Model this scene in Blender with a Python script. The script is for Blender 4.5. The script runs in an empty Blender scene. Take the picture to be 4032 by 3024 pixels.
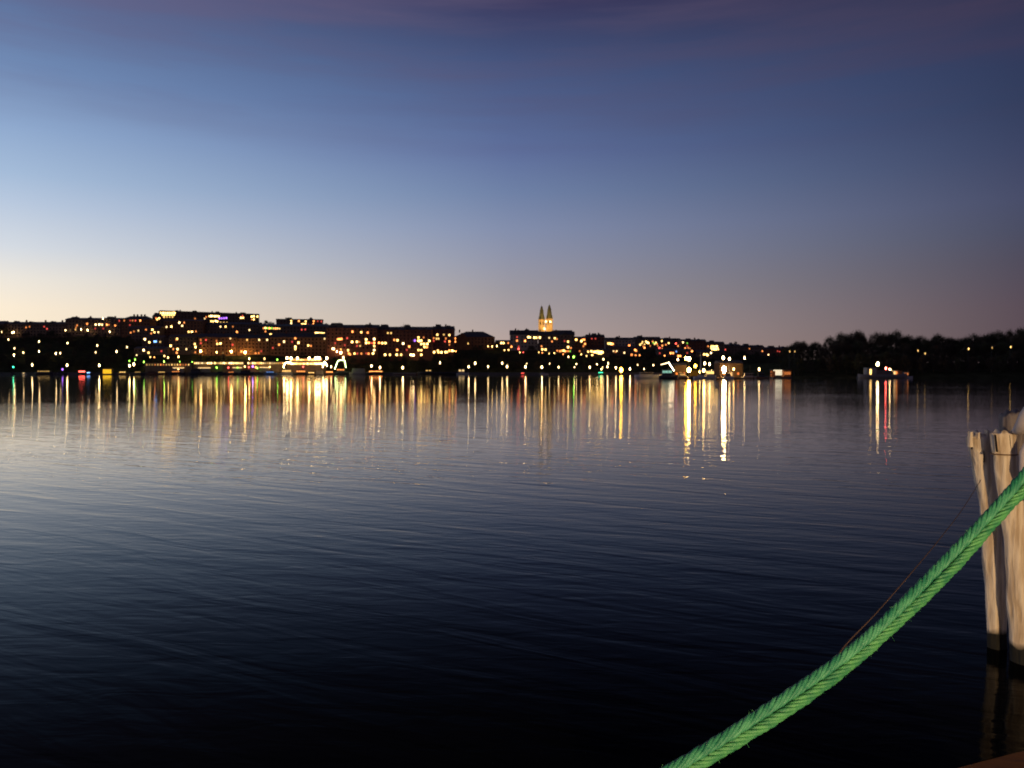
import bpy, bmesh, math, random
from mathutils import Vector, Matrix
R = math.radians
rnd = random.Random(7)
sc = bpy.context.scene
C = sc.collection

# ------------------------------------------------------------------ camera
F = 3046.0          # focal length in photograph pixels
PITCH = math.atan(50 / F)
CAM_H = 3.0
cd = bpy.data.cameras.new('camera'); cam = bpy.data.objects.new('camera', cd); C.objects.link(cam)
cam.location = (0, 0, CAM_H); cam.rotation_euler = (R(90) - PITCH, 0, 0)
cd.sensor_width = 36; cd.lens = F / 4032 * 36; cd.clip_start = .05; cd.clip_end = 20000
cd.dof.use_dof = True; cd.dof.focus_distance = 2.6; cd.dof.aperture_fstop = 7.5
sc.camera = cam
sc.render.engine = 'CYCLES'
sc.cycles.use_denoising = True
sc.cycles.denoiser = 'OPENIMAGEDENOISE'
sc.cycles.filter_width = 1.7
sc.cycles.max_bounces = 6; sc.cycles.glossy_bounces = 3; sc.cycles.diffuse_bounces = 2
sc.cycles.sample_clamp_indirect = 3
sc.view_settings.view_transform = 'Standard'; sc.view_settings.look = 'None'
sc.view_settings.exposure = 0; sc.view_settings.gamma = 1

# ------------------------------------------------------------------ dusk sky
def lin(c):
    return tuple((v / 255 / 12.92) if v / 255 <= .04045 else ((v / 255 + .055) / 1.055) ** 2.4 for v in c) + (1,)
SUN_AZ = R(-58)      # the sun has set beyond the left edge of the frame
w = bpy.data.worlds.new('World'); sc.world = w; w.use_nodes = True
nt = w.node_tree; N = nt.nodes; L = nt.links
for n in list(N): N.remove(n)
def nd(t, **k):
    n = N.new(t)
    for a, b in k.items(): setattr(n, a, b)
    return n
def mth(op, a, b=None, c=None):
    n = nd('ShaderNodeMath', operation=op)
    for i, v in enumerate((a, b, c)):
        if v is None: continue
        if isinstance(v, (int, float)): n.inputs[i].default_value = v
        else: L.new(v, n.inputs[i])
    return n.outputs[0]
tc = nd('ShaderNodeTexCoord'); sep = nd('ShaderNodeSeparateXYZ'); L.new(tc.outputs['Generated'], sep.inputs[0])
el = mth('DIVIDE', mth('MULTIPLY', mth('ARCSINE', sep.outputs[2]), 180 / math.pi), 60.0)
az = mth('ARCTAN2', sep.outputs[0], sep.outputs[1])
daz = mth('ARCCOSINE', mth('COSINE', mth('SUBTRACT', az, SUN_AZ)))
dazd = mth('MULTIPLY', daz, 180 / math.pi)
def ramp(stops):
    r = nd('ShaderNodeValToRGB'); r.color_ramp.interpolation = 'B_SPLINE' if 0 else 'EASE' if 0 else 'LINEAR'
    e = r.color_ramp.elements
    while len(e) < len(stops): e.new(.5)
    for q, (p, c) in zip(e, stops): q.position = p / 60.0; q.color = lin(c)
    L.new(el, r.inputs[0]); return r.outputs[0]
left = ramp([(0, (255, 234, 200)), (4, (250, 235, 212)), (5.8, (236, 230, 220)), (7.7, (212, 218, 226)), (10.4, (184, 200, 222)), (12.2, (164, 187, 216)),
             (15, (142, 168, 205)), (18.4, (112, 138, 180)), (21.7, (94, 116, 158)), (25.6, (82, 88, 128)), (38, (50, 54, 84)), (60, (26, 28, 46))])
mid = ramp([(0, (190, 162, 148)), (3, (176, 160, 157)), (5.9, (157, 152, 159)), (8.6, (141, 146, 168)), (10.4, (130, 141, 171)), (13, (110, 128, 165)),
            (15.7, (94, 111, 156)), (18.8, (80, 98, 142)), (21.2, (70, 86, 128)), (22.9, (64, 75, 114)), (25.6, (58, 56, 92)), (38, (34, 36, 60)), (60, (18, 20, 34))])
right = ramp([(0, (92, 76, 80)), (4, (88, 75, 85)), (6.8, (78, 74, 90)), (8.7, (72, 75, 97)), (10.6, (70, 75, 103)), (13.4, (59, 67, 98)), (16.2, (49, 60, 91)),
              (19, (47, 56, 88)), (21.8, (48, 51, 79)), (25.6, (46, 43, 68)), (38, (25, 25, 40)), (60, (14, 15, 24))])
def mr(a, lo, hi):
    n = nd('ShaderNodeMapRange', interpolation_type='SMOOTHSTEP' if 0 else 'LINEAR'); L.new(a, n.inputs[0]); n.inputs[1].default_value = lo; n.inputs[2].default_value = hi
    return n.outputs[0]
def mix(f, a, b, bt='MIX'):
    n = nd('ShaderNodeMix', data_type='RGBA', blend_type=bt)
    if isinstance(f, (int, float)): n.inputs[0].default_value = f
    else: L.new(f, n.inputs[0])
    for i, v in ((6, a), (7, b)):
        if isinstance(v, tuple): n.inputs[i].default_value = v
        else: L.new(v, n.inputs[i])
    return n.outputs[2]
col = mix(mr(dazd, 25, 58), left, mid)
col = mix(mr(dazd, 58, 92), col, right)
# thin high cloud, catching a little mauve
mp = nd('ShaderNodeMapping'); mp.inputs['Scale'].default_value = (1.0, 1.6, 11); mp.inputs['Rotation'].default_value = (0.1, .12, .3)
L.new(tc.outputs['Generated'], mp.inputs[0])
nz = nd('ShaderNodeTexNoise'); nz.inputs['Scale'].default_value = 2.6; nz.inputs['Detail'].default_value = 6; nz.inputs['Roughness'].default_value = .55
L.new(mp.outputs[0], nz.inputs['Vector'])
cl = mth('MULTIPLY', mr(nz.outputs[0], .40, .66), mr(el, 14 / 60, 26 / 60))
col = mix(mth('MULTIPLY', cl, .7), col, mix(mr(dazd, 25, 90), lin((104, 98, 132)), lin((72, 60, 84))))
bg = nd('ShaderNodeBackground'); L.new(col, bg.inputs[0]); bg.inputs[1].default_value = 1.0
sky = nd('ShaderNodeTexSky', sky_type='NISHITA'); sky.sun_disc = False
sky.sun_elevation = R(-4); sky.sun_rotation = SUN_AZ
bg2 = nd('ShaderNodeBackground'); L.new(sky.outputs[0], bg2.inputs[0]); bg2.inputs[1].default_value = .05
ad = nd('ShaderNodeAddShader'); L.new(bg.outputs[0], ad.inputs[0]); L.new(bg2.outputs[0], ad.inputs[1])
out = nd('ShaderNodeOutputWorld'); L.new(ad.outputs[0], out.inputs[0])

# ------------------------------------------------------------------ helpers
def P(px, py, Y):
    """world point seen at photograph pixel (px, py) at depth Y"""
    u = (px - 2016) / F; v = (1512 - py) / F
    d = Vector((u, math.cos(PITCH) + v * math.sin(PITCH), -math.sin(PITCH) + v * math.cos(PITCH)))
    return Vector((0, 0, CAM_H)) + d * (Y / d.y)
def proj(p):
    q = Vector(p) - Vector((0, 0, CAM_H))
    f = q.y * math.cos(PITCH) - q.z * math.sin(PITCH); u = q.y * math.sin(PITCH) + q.z * math.cos(PITCH)
    return 2016 + q.x / f * F, 1512 - u / f * F
def lerp_tab(t, x):
    if x <= t[0][0]: return t[0][1]
    for (a, b), (c, d) in zip(t, t[1:]):
        if x <= c: return b + (d - b) * (x - a) / (c - a)
    return t[-1][1]
class MB:
    def __init__(s): s.v = []; s.f = []
    def add(s, vs, fs):
        o = len(s.v); s.v += [tuple(x) for x in vs]; s.f += [tuple(i + o for i in f) for f in fs]; return s
    def box(s, x0, x1, y0, y1, z0, z1, tx=0, ty=0):
        v = [(x0, y0, z0), (x1, y0, z0), (x1, y1, z0), (x0, y1, z0), (x0 + tx, y0 + ty, z1), (x1 - tx, y0 + ty, z1), (x1 - tx, y1 - ty, z1), (x0 + tx, y1 - ty, z1)]
        return s.add(v, [(3, 2, 1, 0), (4, 5, 6, 7), (0, 1, 5, 4), (1, 2, 6, 5), (2, 3, 7, 6), (3, 0, 4, 7)])
    def gable(s, x0, x1, y0, y1, z0, z1, hip=0):
        ym = (y0 + y1) / 2
        v = [(x0, y0, z0), (x1, y0, z0), (x1, y1, z0), (x0, y1, z0), (x0 + hip, ym, z1), (x1 - hip, ym, z1)]
        return s.add(v, [(3, 2, 1, 0), (0, 1, 5, 4), (2, 3, 4, 5), (1, 2, 5), (3, 0, 4)])
    def tube(s, pts, rad, n=8, cap=True):
        rings = []; pts = [Vector(p) for p in pts]
        if isinstance(rad, (int, float)): rad = [rad] * len(pts)
        up = Vector((0, 0, 1)); pr = None
        for i, p in enumerate(pts):
            t = (pts[min(i + 1, len(pts) - 1)] - pts[max(i - 1, 0)]).normalized()
            if pr is None:
                a = t.cross(up); a = a if a.length > .05 else t.cross(Vector((1, 0, 0)))
            else: a = pr - t * pr.dot(t)
            a.normalize(); pr = a; b = t.cross(a)
            rings.append([p + (a * math.cos(2 * math.pi * k / n) + b * math.sin(2 * math.pi * k / n)) * rad[i] for k in range(n)])
        vs = [q for r_ in rings for q in r_]; fs = []
        for i in range(len(pts) - 1):
            for k in range(n):
                fs.append((i * n + k, i * n + (k + 1) % n, (i + 1) * n + (k + 1) % n, (i + 1) * n + k))
        if cap: fs.append(tuple(range(n))[::-1]); fs.append(tuple((len(pts) - 1) * n + k for k in range(n)))
        return s.add(vs, fs)
    def ell(s, c, rx, ry, rz, nu=8, nv=6):
        vs = [(c[0], c[1], c[2] - rz)]; fs = []
        for j in range(1, nv):
            ph = -math.pi / 2 + math.pi * j / nv
            for i in range(nu):
                th = 2 * math.pi * i / nu
                vs.append((c[0] + rx * math.cos(ph) * math.cos(th), c[1] + ry * math.cos(ph) * math.sin(th), c[2] + rz * math.sin(ph)))
        vs.append((c[0], c[1], c[2] + rz)); T = len(vs) - 1
        for i in range(nu): fs.append((0, 1 + (i + 1) % nu, 1 + i)); fs.append((T, 1 + (nv - 2) * nu + i, 1 + (nv - 2) * nu + (i + 1) % nu))
        for j in range(nv - 2):
            for i in range(nu):
                a = 1 + j * nu + i; b = 1 + j * nu + (i + 1) % nu
                fs.append((a, b, b + nu, a + nu))
        return s.add(vs, fs)
    def mesh(s, name, m, smooth=False):
        me = bpy.data.meshes.new(name); me.from_pydata(s.v, [], s.f); me.materials.append(m)
        if smooth:
            for p in me.polygons: p.use_smooth = True
        me.update(); return me
    def build(s, name, m, parent=None, smooth=False, label=None, loc=None):
        return inst(s.mesh(name, m, smooth), name, parent, loc, label)
def inst(me, name, parent=None, loc=None, label=None):
    o = bpy.data.objects.new(name, me); C.objects.link(o)
    if parent: o.parent = parent
    if loc is not None: o.location = loc
    if label: o['label'] = label
    return o
def empty(name, loc, rz=0, label=None, cat=None, group=None):
    o = bpy.data.objects.new(name, None); C.objects.link(o); o.location = loc; o.rotation_euler.z = rz
    tag(o, label, cat, group); return o
def tag(o, label=None, cat=None, group=None, kind=None):
    if label: o['label'] = label
    if cat: o['category'] = cat
    if group: o['group'] = group
    if kind: o['kind'] = kind
    return o

MATS = {}
def mat(name, base, rough=.8, var=.3, scale=1.5, bump=0., metal=0, spec=.5, stretch=(1, 1, 1), col2=None):
    if name in MATS: return MATS[name]
    m = bpy.data.materials.new(name); m.use_nodes = True; n = m.node_tree.nodes; l = m.node_tree.links
    b = n['Principled BSDF']; b.inputs['Roughness'].default_value = rough; b.inputs['Metallic'].default_value = metal
    b.inputs['Specular IOR Level'].default_value = spec
    t = n.new('ShaderNodeTexCoord'); mp = n.new('ShaderNodeMapping'); mp.inputs['Scale'].default_value = stretch
    nz = n.new('ShaderNodeTexNoise'); nz.inputs['Scale'].default_value = scale; nz.inputs['Detail'].default_value = 6; nz.inputs['Roughness'].default_value = .6
    l.new(t.outputs['Object'], mp.inputs[0]); l.new(mp.outputs[0], nz.inputs['Vector'])
    r = n.new('ShaderNodeValToRGB'); r.color_ramp.elements[0].position = .3; r.color_ramp.elements[1].position = .7
    lo = col2 or tuple(c * (1 - var) for c in base)
    r.color_ramp.elements[0].color = (*lo, 1); r.color_ramp.elements[1].color = (*[min(1, c * (1 + var * .6)) for c in base], 1)
    l.new(nz.outputs[0], r.inputs[0]); l.new(r.outputs[0], b.inputs['Base Color'])
    if bump:
        bp = n.new('ShaderNodeBump'); bp.inputs['Distance'].default_value = bump; l.new(nz.outputs[0], bp.inputs['Height']); l.new(bp.outputs[0], b.inputs['Normal'])
    MATS[name] = m; return m
def emit(name, colr, strength):
    if name in MATS: return MATS[name]
    m = bpy.data.materials.new(name); m.use_nodes = True; b = m.node_tree.nodes['Principled BSDF']
    b.inputs['Base Color'].default_value = (*[c * .6 for c in colr], 1); b.inputs['Roughness'].default_value = .3
    b.inputs['Emission Color'].default_value = (*colr, 1); b.inputs['Emission Strength'].default_value = strength
    MATS[name] = m; return m
HUE = dict(q=((.45, .95, .75), 'pale teal'), k=((1, .50, .04), 'golden'), w=((1, .66, .27), 'white'), y=((1, .58, .16), 'yellow'), o=((1, .30, .07), 'orange'), r=((1, .10, .07), 'red'), g=((.35, 1, .08), 'green'),
           t=((.05, 1, .45), 'teal'), b=((.22, .45, 1), 'blue'), v=((.45, .16, 1), 'violet'))
def glow(ch, s):
    return emit('%s_light_%g' % (HUE[ch][1], s), HUE[ch][0], s)
stone = mat('quay_stone', (.16, .15, .14), .9, .4, 1.2, .05)
dark_glass = mat('dark_window_glass', (.01, .012, .015), .1, .2)
slate = mat('slate_roof', (.05, .05, .055), .7, .4, .6)
copper = mat('green_copper_roof', (.07, .11, .09), .6, .4, .5)
tile = mat('tile_roof', (.12, .05, .03), .8, .4, .6)
brick_red = mat('red_brick', (.22, .075, .045), .9, .35, .4)
brick_or = mat('orange_brick', (.32, .14, .06), .9, .3, .4)
plaster_y = mat('ochre_plaster', (.36, .25, .13), .9, .3, .3)
plaster_w = mat('pale_plaster', (.42, .36, .29), .9, .25, .3)
plaster_b = mat('brown_plaster', (.20, .13, .09), .9, .3, .3)
iron = mat('dark_iron', (.03, .03, .03), .5, .2)

# ------------------------------------------------------------------ water
wm = bpy.data.materials.new('lake_water'); wm.use_nodes = True
n = wm.node_tree.nodes; l = wm.node_tree.links; b = n['Principled BSDF']
n.remove(b)
deep = n.new('ShaderNodeBsdfDiffuse'); deep.inputs['Color'].default_value = (.0012, .0018, .0025, 1)
refl = n.new('ShaderNodeBsdfAnisotropic'); refl.inputs['Roughness'].default_value = .042; refl.inputs['Color'].default_value = (1, 1, 1, 1)
fac = n.new('ShaderNodeLayerWeight'); fac.inputs['Blend'].default_value = .5
pw = n.new('ShaderNodeMath'); pw.operation = 'POWER'; l.new(fac.outputs['Facing'], pw.inputs[0]); pw.inputs[1].default_value = 9.5
pm = n.new('ShaderNodeMath'); pm.operation = 'MULTIPLY'; pm.use_clamp = True; l.new(pw.outputs[0], pm.inputs[0]); pm.inputs[1].default_value = 1.5
mxs = n.new('ShaderNodeMixShader'); l.new(pm.outputs[0], mxs.inputs[0]); l.new(deep.outputs[0], mxs.inputs[1]); l.new(refl.outputs[0], mxs.inputs[2])
l.new(mxs.outputs[0], n['Material Output'].inputs['Surface'])
geo = n.new('ShaderNodeNewGeometry')
def wave(rot, sx, sy, scale, detail, dist_):
    mp = n.new('ShaderNodeMapping'); mp.vector_type = 'TEXTURE'; mp.inputs['Rotation'].default_value = (0, 0, R(rot)); mp.inputs['Scale'].default_value = (1 / sx, 1 / sy, 1)
    nz = n.new('ShaderNodeTexNoise'); nz.inputs['Scale'].default_value = scale; nz.inputs['Detail'].default_value = detail
    nz.inputs['Roughness'].default_value = .5; nz.inputs['Distortion'].default_value = dist_
    l.new(geo.outputs['Position'], mp.inputs[0]); l.new(mp.outputs[0], nz.inputs['Vector']); return nz.outputs[0]
def msum(a, ka, b_, kb):
    m1 = n.new('ShaderNodeMath'); m1.operation = 'MULTIPLY'; l.new(a, m1.inputs[0]); m1.inputs[1].default_value = ka
    m2 = n.new('ShaderNodeMath'); m2.operation = 'MULTIPLY_ADD'; l.new(b_, m2.inputs[0]); m2.inputs[1].default_value = kb; l.new(m1.outputs[0], m2.inputs[2]); return m2.outputs[0]
w1 = wave(-27, .30, 1.55, 1.0, 3, .6)     # long low ripples running towards the left shore
w2 = wave(-4, .8, 2.4, 1.6, 3, .5)      # short cross ripples
h = msum(w1, .030, w2, .011)
w3 = wave(0, .012, .03, 1.0, 2, .4)      # wide calmer and rougher patches
bp = n.new('ShaderNodeBump'); bp.inputs['Distance'].default_value = 1.0
mrn = n.new('ShaderNodeMapRange'); l.new(w3, mrn.inputs[0]); mrn.inputs[1].default_value = .35; mrn.inputs[2].default_value = .65
mrn.inputs[3].default_value = .35; mrn.inputs[4].default_value = .9
spx = n.new('ShaderNodeSeparateXYZ'); l.new(geo.outputs['Position'], spx.inputs[0])
def rng(o_, a_, b_, c_, d_):
    q_ = n.new('ShaderNodeMapRange'); l.new(o_, q_.inputs[0])
    for i_, v_ in enumerate((a_, b_, c_, d_)): q_.inputs[i_ + 1].default_value = v_
    return q_.outputs[0]
lee = rng(spx.outputs[1], 38, 100, 1.0, .34)      # the far half of the lake lies in the lee of the hill
opn = rng(spx.outputs[0], 5, 50, 0, 1)            # except towards the open channel on the right
lm = n.new('ShaderNodeMix'); l.new(opn, lm.inputs[0]); l.new(lee, lm.inputs[2]); lm.inputs[3].default_value = .85
mlt = n.new('ShaderNodeMath'); mlt.operation = 'MULTIPLY'; l.new(mrn.outputs[0], mlt.inputs[0]); l.new(lm.outputs[0], mlt.inputs[1])
l.new(mlt.outputs[0], bp.inputs['Strength']); l.new(h, bp.inputs['Height'])
for q_ in (deep, refl, fac): l.new(bp.outputs[0], q_.inputs['Normal'])
m = MB(); m.add([(-6000, -200, 0), (6000, -200, 0), (6000, 9000, 0), (-6000, 9000, 0)], [(0, 1, 2, 3)])
tag(m.build('water', wm), kind='structure', label='calm dark lake water with low ripples')

# ------------------------------------------------------------------ terrain
RIDGE = [(-600, 1335), (0, 1330), (560, 1325), (640, 1302), (1020, 1305), (1280, 1312), (1400, 1335), (1780, 1352), (2000, 1346), (2100, 1350), (2300, 1360),
         (2500, 1375), (2800, 1392), (3000, 1400), (3200, 1420), (3600, 1440), (4400, 1450)]
MIDS = [(-600, 1402), (0, 1402), (560, 1402), (1280, 1404), (1500, 1404), (1780, 1398), (1950, 1404), (2250, 1414), (2500, 1422), (2800, 1436), (3100, 1448), (4400, 1452)]
def zy(y, Y): return CAM_H + (1462 - y) * Y / F
def ground(x, Y):
    px = 2016 + x / Y * F
    z2 = zy(lerp_tab(RIDGE, px), 850); z1 = zy(lerp_tab(MIDS, px), 745)
    return lerp_tab([(690, 1.9), (714, 2.4), (745, z1), (850, z2), (1150, z2 + 1), (1500, z2 * .5)], Y)
soil = mat('hill_soil', (.05, .055, .03), .95, .5, .15, .3, spec=0)
xs = [-1300 + i * 12 for i in range(218)]; ys = [692, 702, 714, 722, 730, 738, 746, 760, 775, 790, 805, 820, 835, 850, 880, 920, 980, 1060, 1200, 1500]
vs = []; fs = []
for j, Y in enumerate(ys):
    for i, x in enumerate(xs):
        z = ground(x, Y) + (0 if Y < 716 else .9 * math.sin(x * .09 + Y * .07) * math.sin(x * .031 - Y * .11))
        vs.append((x, Y, z))
nx = len(xs)
for j in range(len(ys) - 1):
    for i in range(nx - 1): fs.append((j * nx + i, j * nx + i + 1, (j + 1) * nx + i + 1, (j + 1) * nx + i))
mb = MB(); mb.add(vs, fs)
tag(mb.build('hill', soil, smooth=True), kind='structure', label='dark steep hillside above the quay')
mb = MB(); mb.box(-1300, 1310, 688.5, 693, -2, 1.75); mb.box(-1300, 1310, 688.2, 689.4, 1.75, 2.05)
tag(mb.build('quay', stone), kind='structure', label='low stone quay along the far shore')
# near island on the right
def isl(x, Y):
    f = max(0, min(1, (x - 108) / 25)); g = max(0, min(1, (Y - 332) / 70))
    return -1.2 + f * (1.9 * max(0, min(1, (Y - 326) / 9)) + 6.5 * g ** .8) + .5 * math.sin(x * .21) * math.sin(Y * .17) * g
xs = [100 + i * 6 for i in range(80)]; ys2 = [326 + j * 7 for j in range(32)]
vs = [(x, Y + 4 * math.sin(x * .05), isl(x, Y)) for Y in ys2 for x in xs]; nx = len(xs)
fs = [(j * nx + i, j * nx + i + 1, (j + 1) * nx + i + 1, (j + 1) * nx + i) for j in range(len(ys2) - 1) for i in range(nx - 1)]
mb = MB(); mb.add(vs, fs); tag(mb.build('island_ground', soil, smooth=True), kind='structure', label='low wooded island shore')

# ------------------------------------------------------------------ buildings
ORD = ['first', 'second', 'third', 'fourth', 'fifth', 'sixth', 'seventh', 'eighth', 'ninth', 'tenth', 'eleventh', 'twelfth', 'thirteenth', 'fourteenth',
       'fifteenth', 'sixteenth', 'seventeenth', 'eighteenth', 'nineteenth', 'twentieth', 'twenty-first', 'twenty-second', 'twenty-third', 'twenty-fourth',
       'twenty-fifth', 'twenty-sixth', 'twenty-seventh', 'twenty-eighth', 'twenty-ninth', 'thirtieth']
BLD = []
WIN = {}
def win_mesh(wd, ht, m, key):
    k = (round(wd, 1), round(ht, 1), key)
    if k not in WIN: WIN[k] = MB().box(-wd / 2, wd / 2, -.06, .02, -ht / 2, ht / 2).mesh('window', m)
    return WIN[k]
def building(name, label, px0, px1, top, eave, Y0, Y1=None, depth=14, roof='gable', wall=plaster_b, rm=slate, chim=(), cat='building', group=None, base=None):
    Y1 = Y1 or Y0
    a = P(px0, eave, Y0); bb = P(px1, eave, Y1)
    d = Vector((bb.x - a.x, bb.y - a.y)); W = d.length; ang = math.atan2(d.y, d.x)
    cx, cy = (a.x + bb.x) / 2, (a.y + bb.y) / 2
    zb = (min(ground(a.x, Y0), ground(bb.x, Y1), ground(cx, cy)) - 1.0) if base is None else base
    H = zy(eave, (Y0 + Y1) / 2) - zb; HT = zy(top, (Y0 + Y1) / 2) - zb
    e = empty(name, (cx, cy, zb), ang, label, cat, group)
    MB().box(-W / 2, W / 2, 0, depth, 0, H).build('wall', wall, e)
    mb = MB(); o = .5
    if roof == 'flat':
        mb.box(-W / 2 - .3, W / 2 + .3, -.3, depth + .3, H + .003, H + .7); HR = H + .7
        ro = mb.build('roof', rm, e)
    else:
        HT = max(HT, H + 1.5)
        mb.gable(-W / 2 - o, W / 2 + o, -o, depth + o, H + .003, HT, hip=min(W * .3, depth * .5) if roof == 'hip' else 0); ro = mb.build('roof', rm, e); HR = HT
    for c in chim:
        cxl = (c - .5) * W; MB().box(cxl - .7, cxl + .7, depth * .5 - .6, depth * .5 + .6, HR - 1.2, HR + 1.9).build('chimney', brick_red, ro)
    MB().box(-W / 2 - .12, W / 2 + .12, -.14, -.003, H - .55, H - .15).build('cornice', wall, e)
    BLD.append(dict(e=e, a=a, b=bb, W=W, H=H, zb=zb, ang=ang, lit=[], name=name, Y=(Y0 + Y1) / 2)); return BLD[-1]
def on_facade(B, px, py):
    """local (s, z) where the ray of a pixel meets the facade"""
    u = (px - 2016) / F * 1.0
    a, bb = B['a'], B['b']; dx, dy = bb.x - a.x, bb.y - a.y
    k = P(px, 1462, 1000).x / 1000
    t = (k * a.y - a.x) / (dx - k * dy); Y = a.y + t * dy
    z = P(px, py, Y).z
    return (t - .5) * B['W'], z - B['zb'], Y

building('apartment_block', 'long flat roofed apartment block on the far left ridge, just inside the frame', -230, 14, 1262, 1276, 848, wall=plaster_b, roof='gable', chim=(.3, .7))
building('apartment_block', 'low dark apartment block at the left end of the ridge with three small chimneys', 18, 255, 1266, 1275, 850, roof='gable', chim=(.3, .62, .9), wall=plaster_b)
building('apartment_block', 'stepped up apartment block with bright white windows on the left ridge', 257, 474, 1250, 1258, 850, roof='gable', chim=(.14, .4, .85), wall=plaster_b)
building('manor_building', 'hip roofed building with four chimneys and a row of reddish windows', 478, 590, 1243, 1257, 842, roof='hip', chim=(.34, .46, .6, .72), wall=brick_or)
building('long_building', 'longest flat topped building on the ridge with a glowing yellow end', 632, 1021, 1228, 1232, 860, 914, depth=16, roof='flat', rm=slate, wall=plaster_b, chim=(.2, .35, .52, .77))
building('stair_tower', 'short dark end wing at the left of the long ridge building', 600, 631, 1230, 1248, 862, roof='gable', wall=plaster_b)
building('apartment_block', 'flat roofed block with many orange windows right of the long ridge building', 1087, 1271, 1254, 1259, 862, 872, roof='flat', chim=(.2, .75), wall=plaster_b)
building('hillside_house', 'dark house with a few amber windows below the four chimneys', 505, 628, 1283, 1293, 800, wall=plaster_b, rm=tile)
building('hillside_house', 'house with a blue lit window on the left slope', 560, 645, 1320, 1328, 772, wall=plaster_b, rm=tile)
building('hillside_house', 'house low on the left slope above green quay lights', 528, 662, 1364, 1372, 748, wall=plaster_b, rm=slate)
building('hillside_house', 'wide house under the glowing yellow end of the ridge building', 645, 800, 1256, 1264, 812, wall=brick_or, rm=tile, chim=(.3,))
building('hillside_house', 'tall house with one column of yellow windows left of the sodium lamps', 664, 776, 1316, 1326, 752, wall=plaster_b, rm=tile, chim=(.7,))
building('tenement', 'brown facade lit orange by the leftmost sodium lamp', 780, 930, 1312, 1328, 748, wall=brick_or, rm=slate, chim=(.2, .6))
building('hillside_house', 'dark house below the middle of the long ridge building', 802, 1020, 1268, 1277, 818, wall=plaster_b, rm=slate)
building('tenement', 'brown facade lit orange between the right two sodium lamps', 934, 1060, 1316, 1332, 748, wall=brick_or, rm=slate, chim=(.5,))
building('terrace_house', 'terrace with a string of green and orange lit windows under the right ridge block', 1024, 1284, 1275, 1284, 806, wall=plaster_b, rm=copper, chim=(.3, .8))
building('tenement', 'wide brown tenement with scattered windows above the lit ship', 1064, 1283, 1311, 1328, 748, wall=brick_or, rm=slate, chim=(.25, .75))
building('brick_warehouse', 'red brick brewery block with a bottom row of orange windows', 1286, 1484, 1276, 1291, 730, depth=22, wall=brick_red, rm=slate, chim=(.2, .82))
building('brick_warehouse', 'middle red brick brewery block with a roof hump', 1486, 1700, 1284, 1299, 735, depth=22, wall=brick_red, rm=slate, chim=(.12, .5))
building('brick_warehouse', 'narrow red brick brewery block packed with lit windows', 1702, 1784, 1282, 1297, 742, depth=22, wall=brick_red, rm=slate, chim=(.15, .6))
hall = building('market_hall', 'orange brick hall with a hipped roof and a front gable', 1787, 1946, 1303, 1327, 790, depth=26, roof='hip', wall=brick_or, rm=slate, chim=(.12, .45))
W = hall['W']; H = hall['H']
g0 = MB(); x0, x1 = -W * .44, -W * .16
g0.add([(x0, -.6, 0), (x1, -.6, 0), (x1, -.6, H - 1), ((x0 + x1) / 2, -.6, H + 4.5), (x0, -.6, H - 1), (x0, 5, 0), (x1, 5, 0), (x1, 5, H - 1), ((x0 + x1) / 2, 5, H + 4.5), (x0, 5, H - 1)],
       [(0, 1, 2, 3, 4), (9, 8, 7, 6, 5), (1, 6, 7, 2), (2, 7, 8, 3), (3, 8, 9, 4), (4, 9, 5, 0)])
g0.build('front_gable', brick_or, hall['e'])
building('small_house', 'low house in the gap right of the orange brick hall', 1952, 2026, 1338, 1345, 800, wall=plaster_b, rm=slate)
building('tenement', 'pale gabled tenement left of the church towers', 2008, 2118, 1299, 1318, 792, wall=plaster_w, rm=slate, chim=(.2, .6))
building('tenement', 'dark tenement directly below the church towers', 2121, 2262, 1304, 1318, 786, wall=plaster_b, rm=slate, chim=(.05, .5))
building('tenement', 'small tenement just right of the church nave', 2264, 2308, 1324, 1332, 792, wall=brick_or, rm=tile)
building('tenement', 'reddish tenement with a raised roof right of the church', 2310, 2380, 1316, 1328, 800, wall=brick_red, rm=slate, chim=(.2, .7))
building('tenement', 'pale low tenement above a glowing row of yellow windows', 2383, 2500, 1328, 1337, 812, wall=plaster_w, rm=slate, chim=(.5,))
building('hillside_house', 'house with two long strips of yellow windows at the foot of the slope', 2300, 2400, 1372, 1379, 770, wall=plaster_b, rm=slate)
building('hillside_house', 'small orange lit house beside the two long yellow strips', 2402, 2520, 1362, 1369, 785, wall=plaster_b, rm=tile)
building('far_house', 'first block of the right ridge with tightly packed windows', 2500, 2600, 1325, 1333, 900, wall=plaster_b, rm=slate, chim=(.3,))
building('far_house', 'block on the right ridge with one red window', 2602, 2680, 1331, 1338, 900, wall=plaster_b, rm=slate, chim=(.5,))
building('far_house', 'plain red brick block without windows on the right ridge', 2682, 2780, 1335, 1343, 880, wall=brick_red, rm=slate, chim=(.6,))
building('far_house', 'block with a yellow grid of windows on the right ridge', 2782, 2852, 1344, 1352, 880, wall=plaster_b, rm=slate)
building('far_house', 'dark block with a small spire on the right ridge', 2854, 2916, 1354, 1361, 900, wall=plaster_b, rm=slate)
building('far_house', 'dark low block where the right ridge slopes down', 2918, 3008, 1358, 1366, 905, wall=plaster_b, rm=slate)
building('far_house', 'last low block before the wooded island', 3010, 3120, 1366, 1373, 905, wall=brick_red, rm=slate, chim=(.6,))
building('hillside_house', 'house with pairs of small orange windows below the right ridge', 2592, 2730, 1372, 1379, 800, wall=plaster_b, rm=slate)
building('hillside_house', 'house with a cluster of cream windows above the boatyard', 2740, 2850, 1378, 1385, 800, wall=plaster_b, rm=slate)

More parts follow.
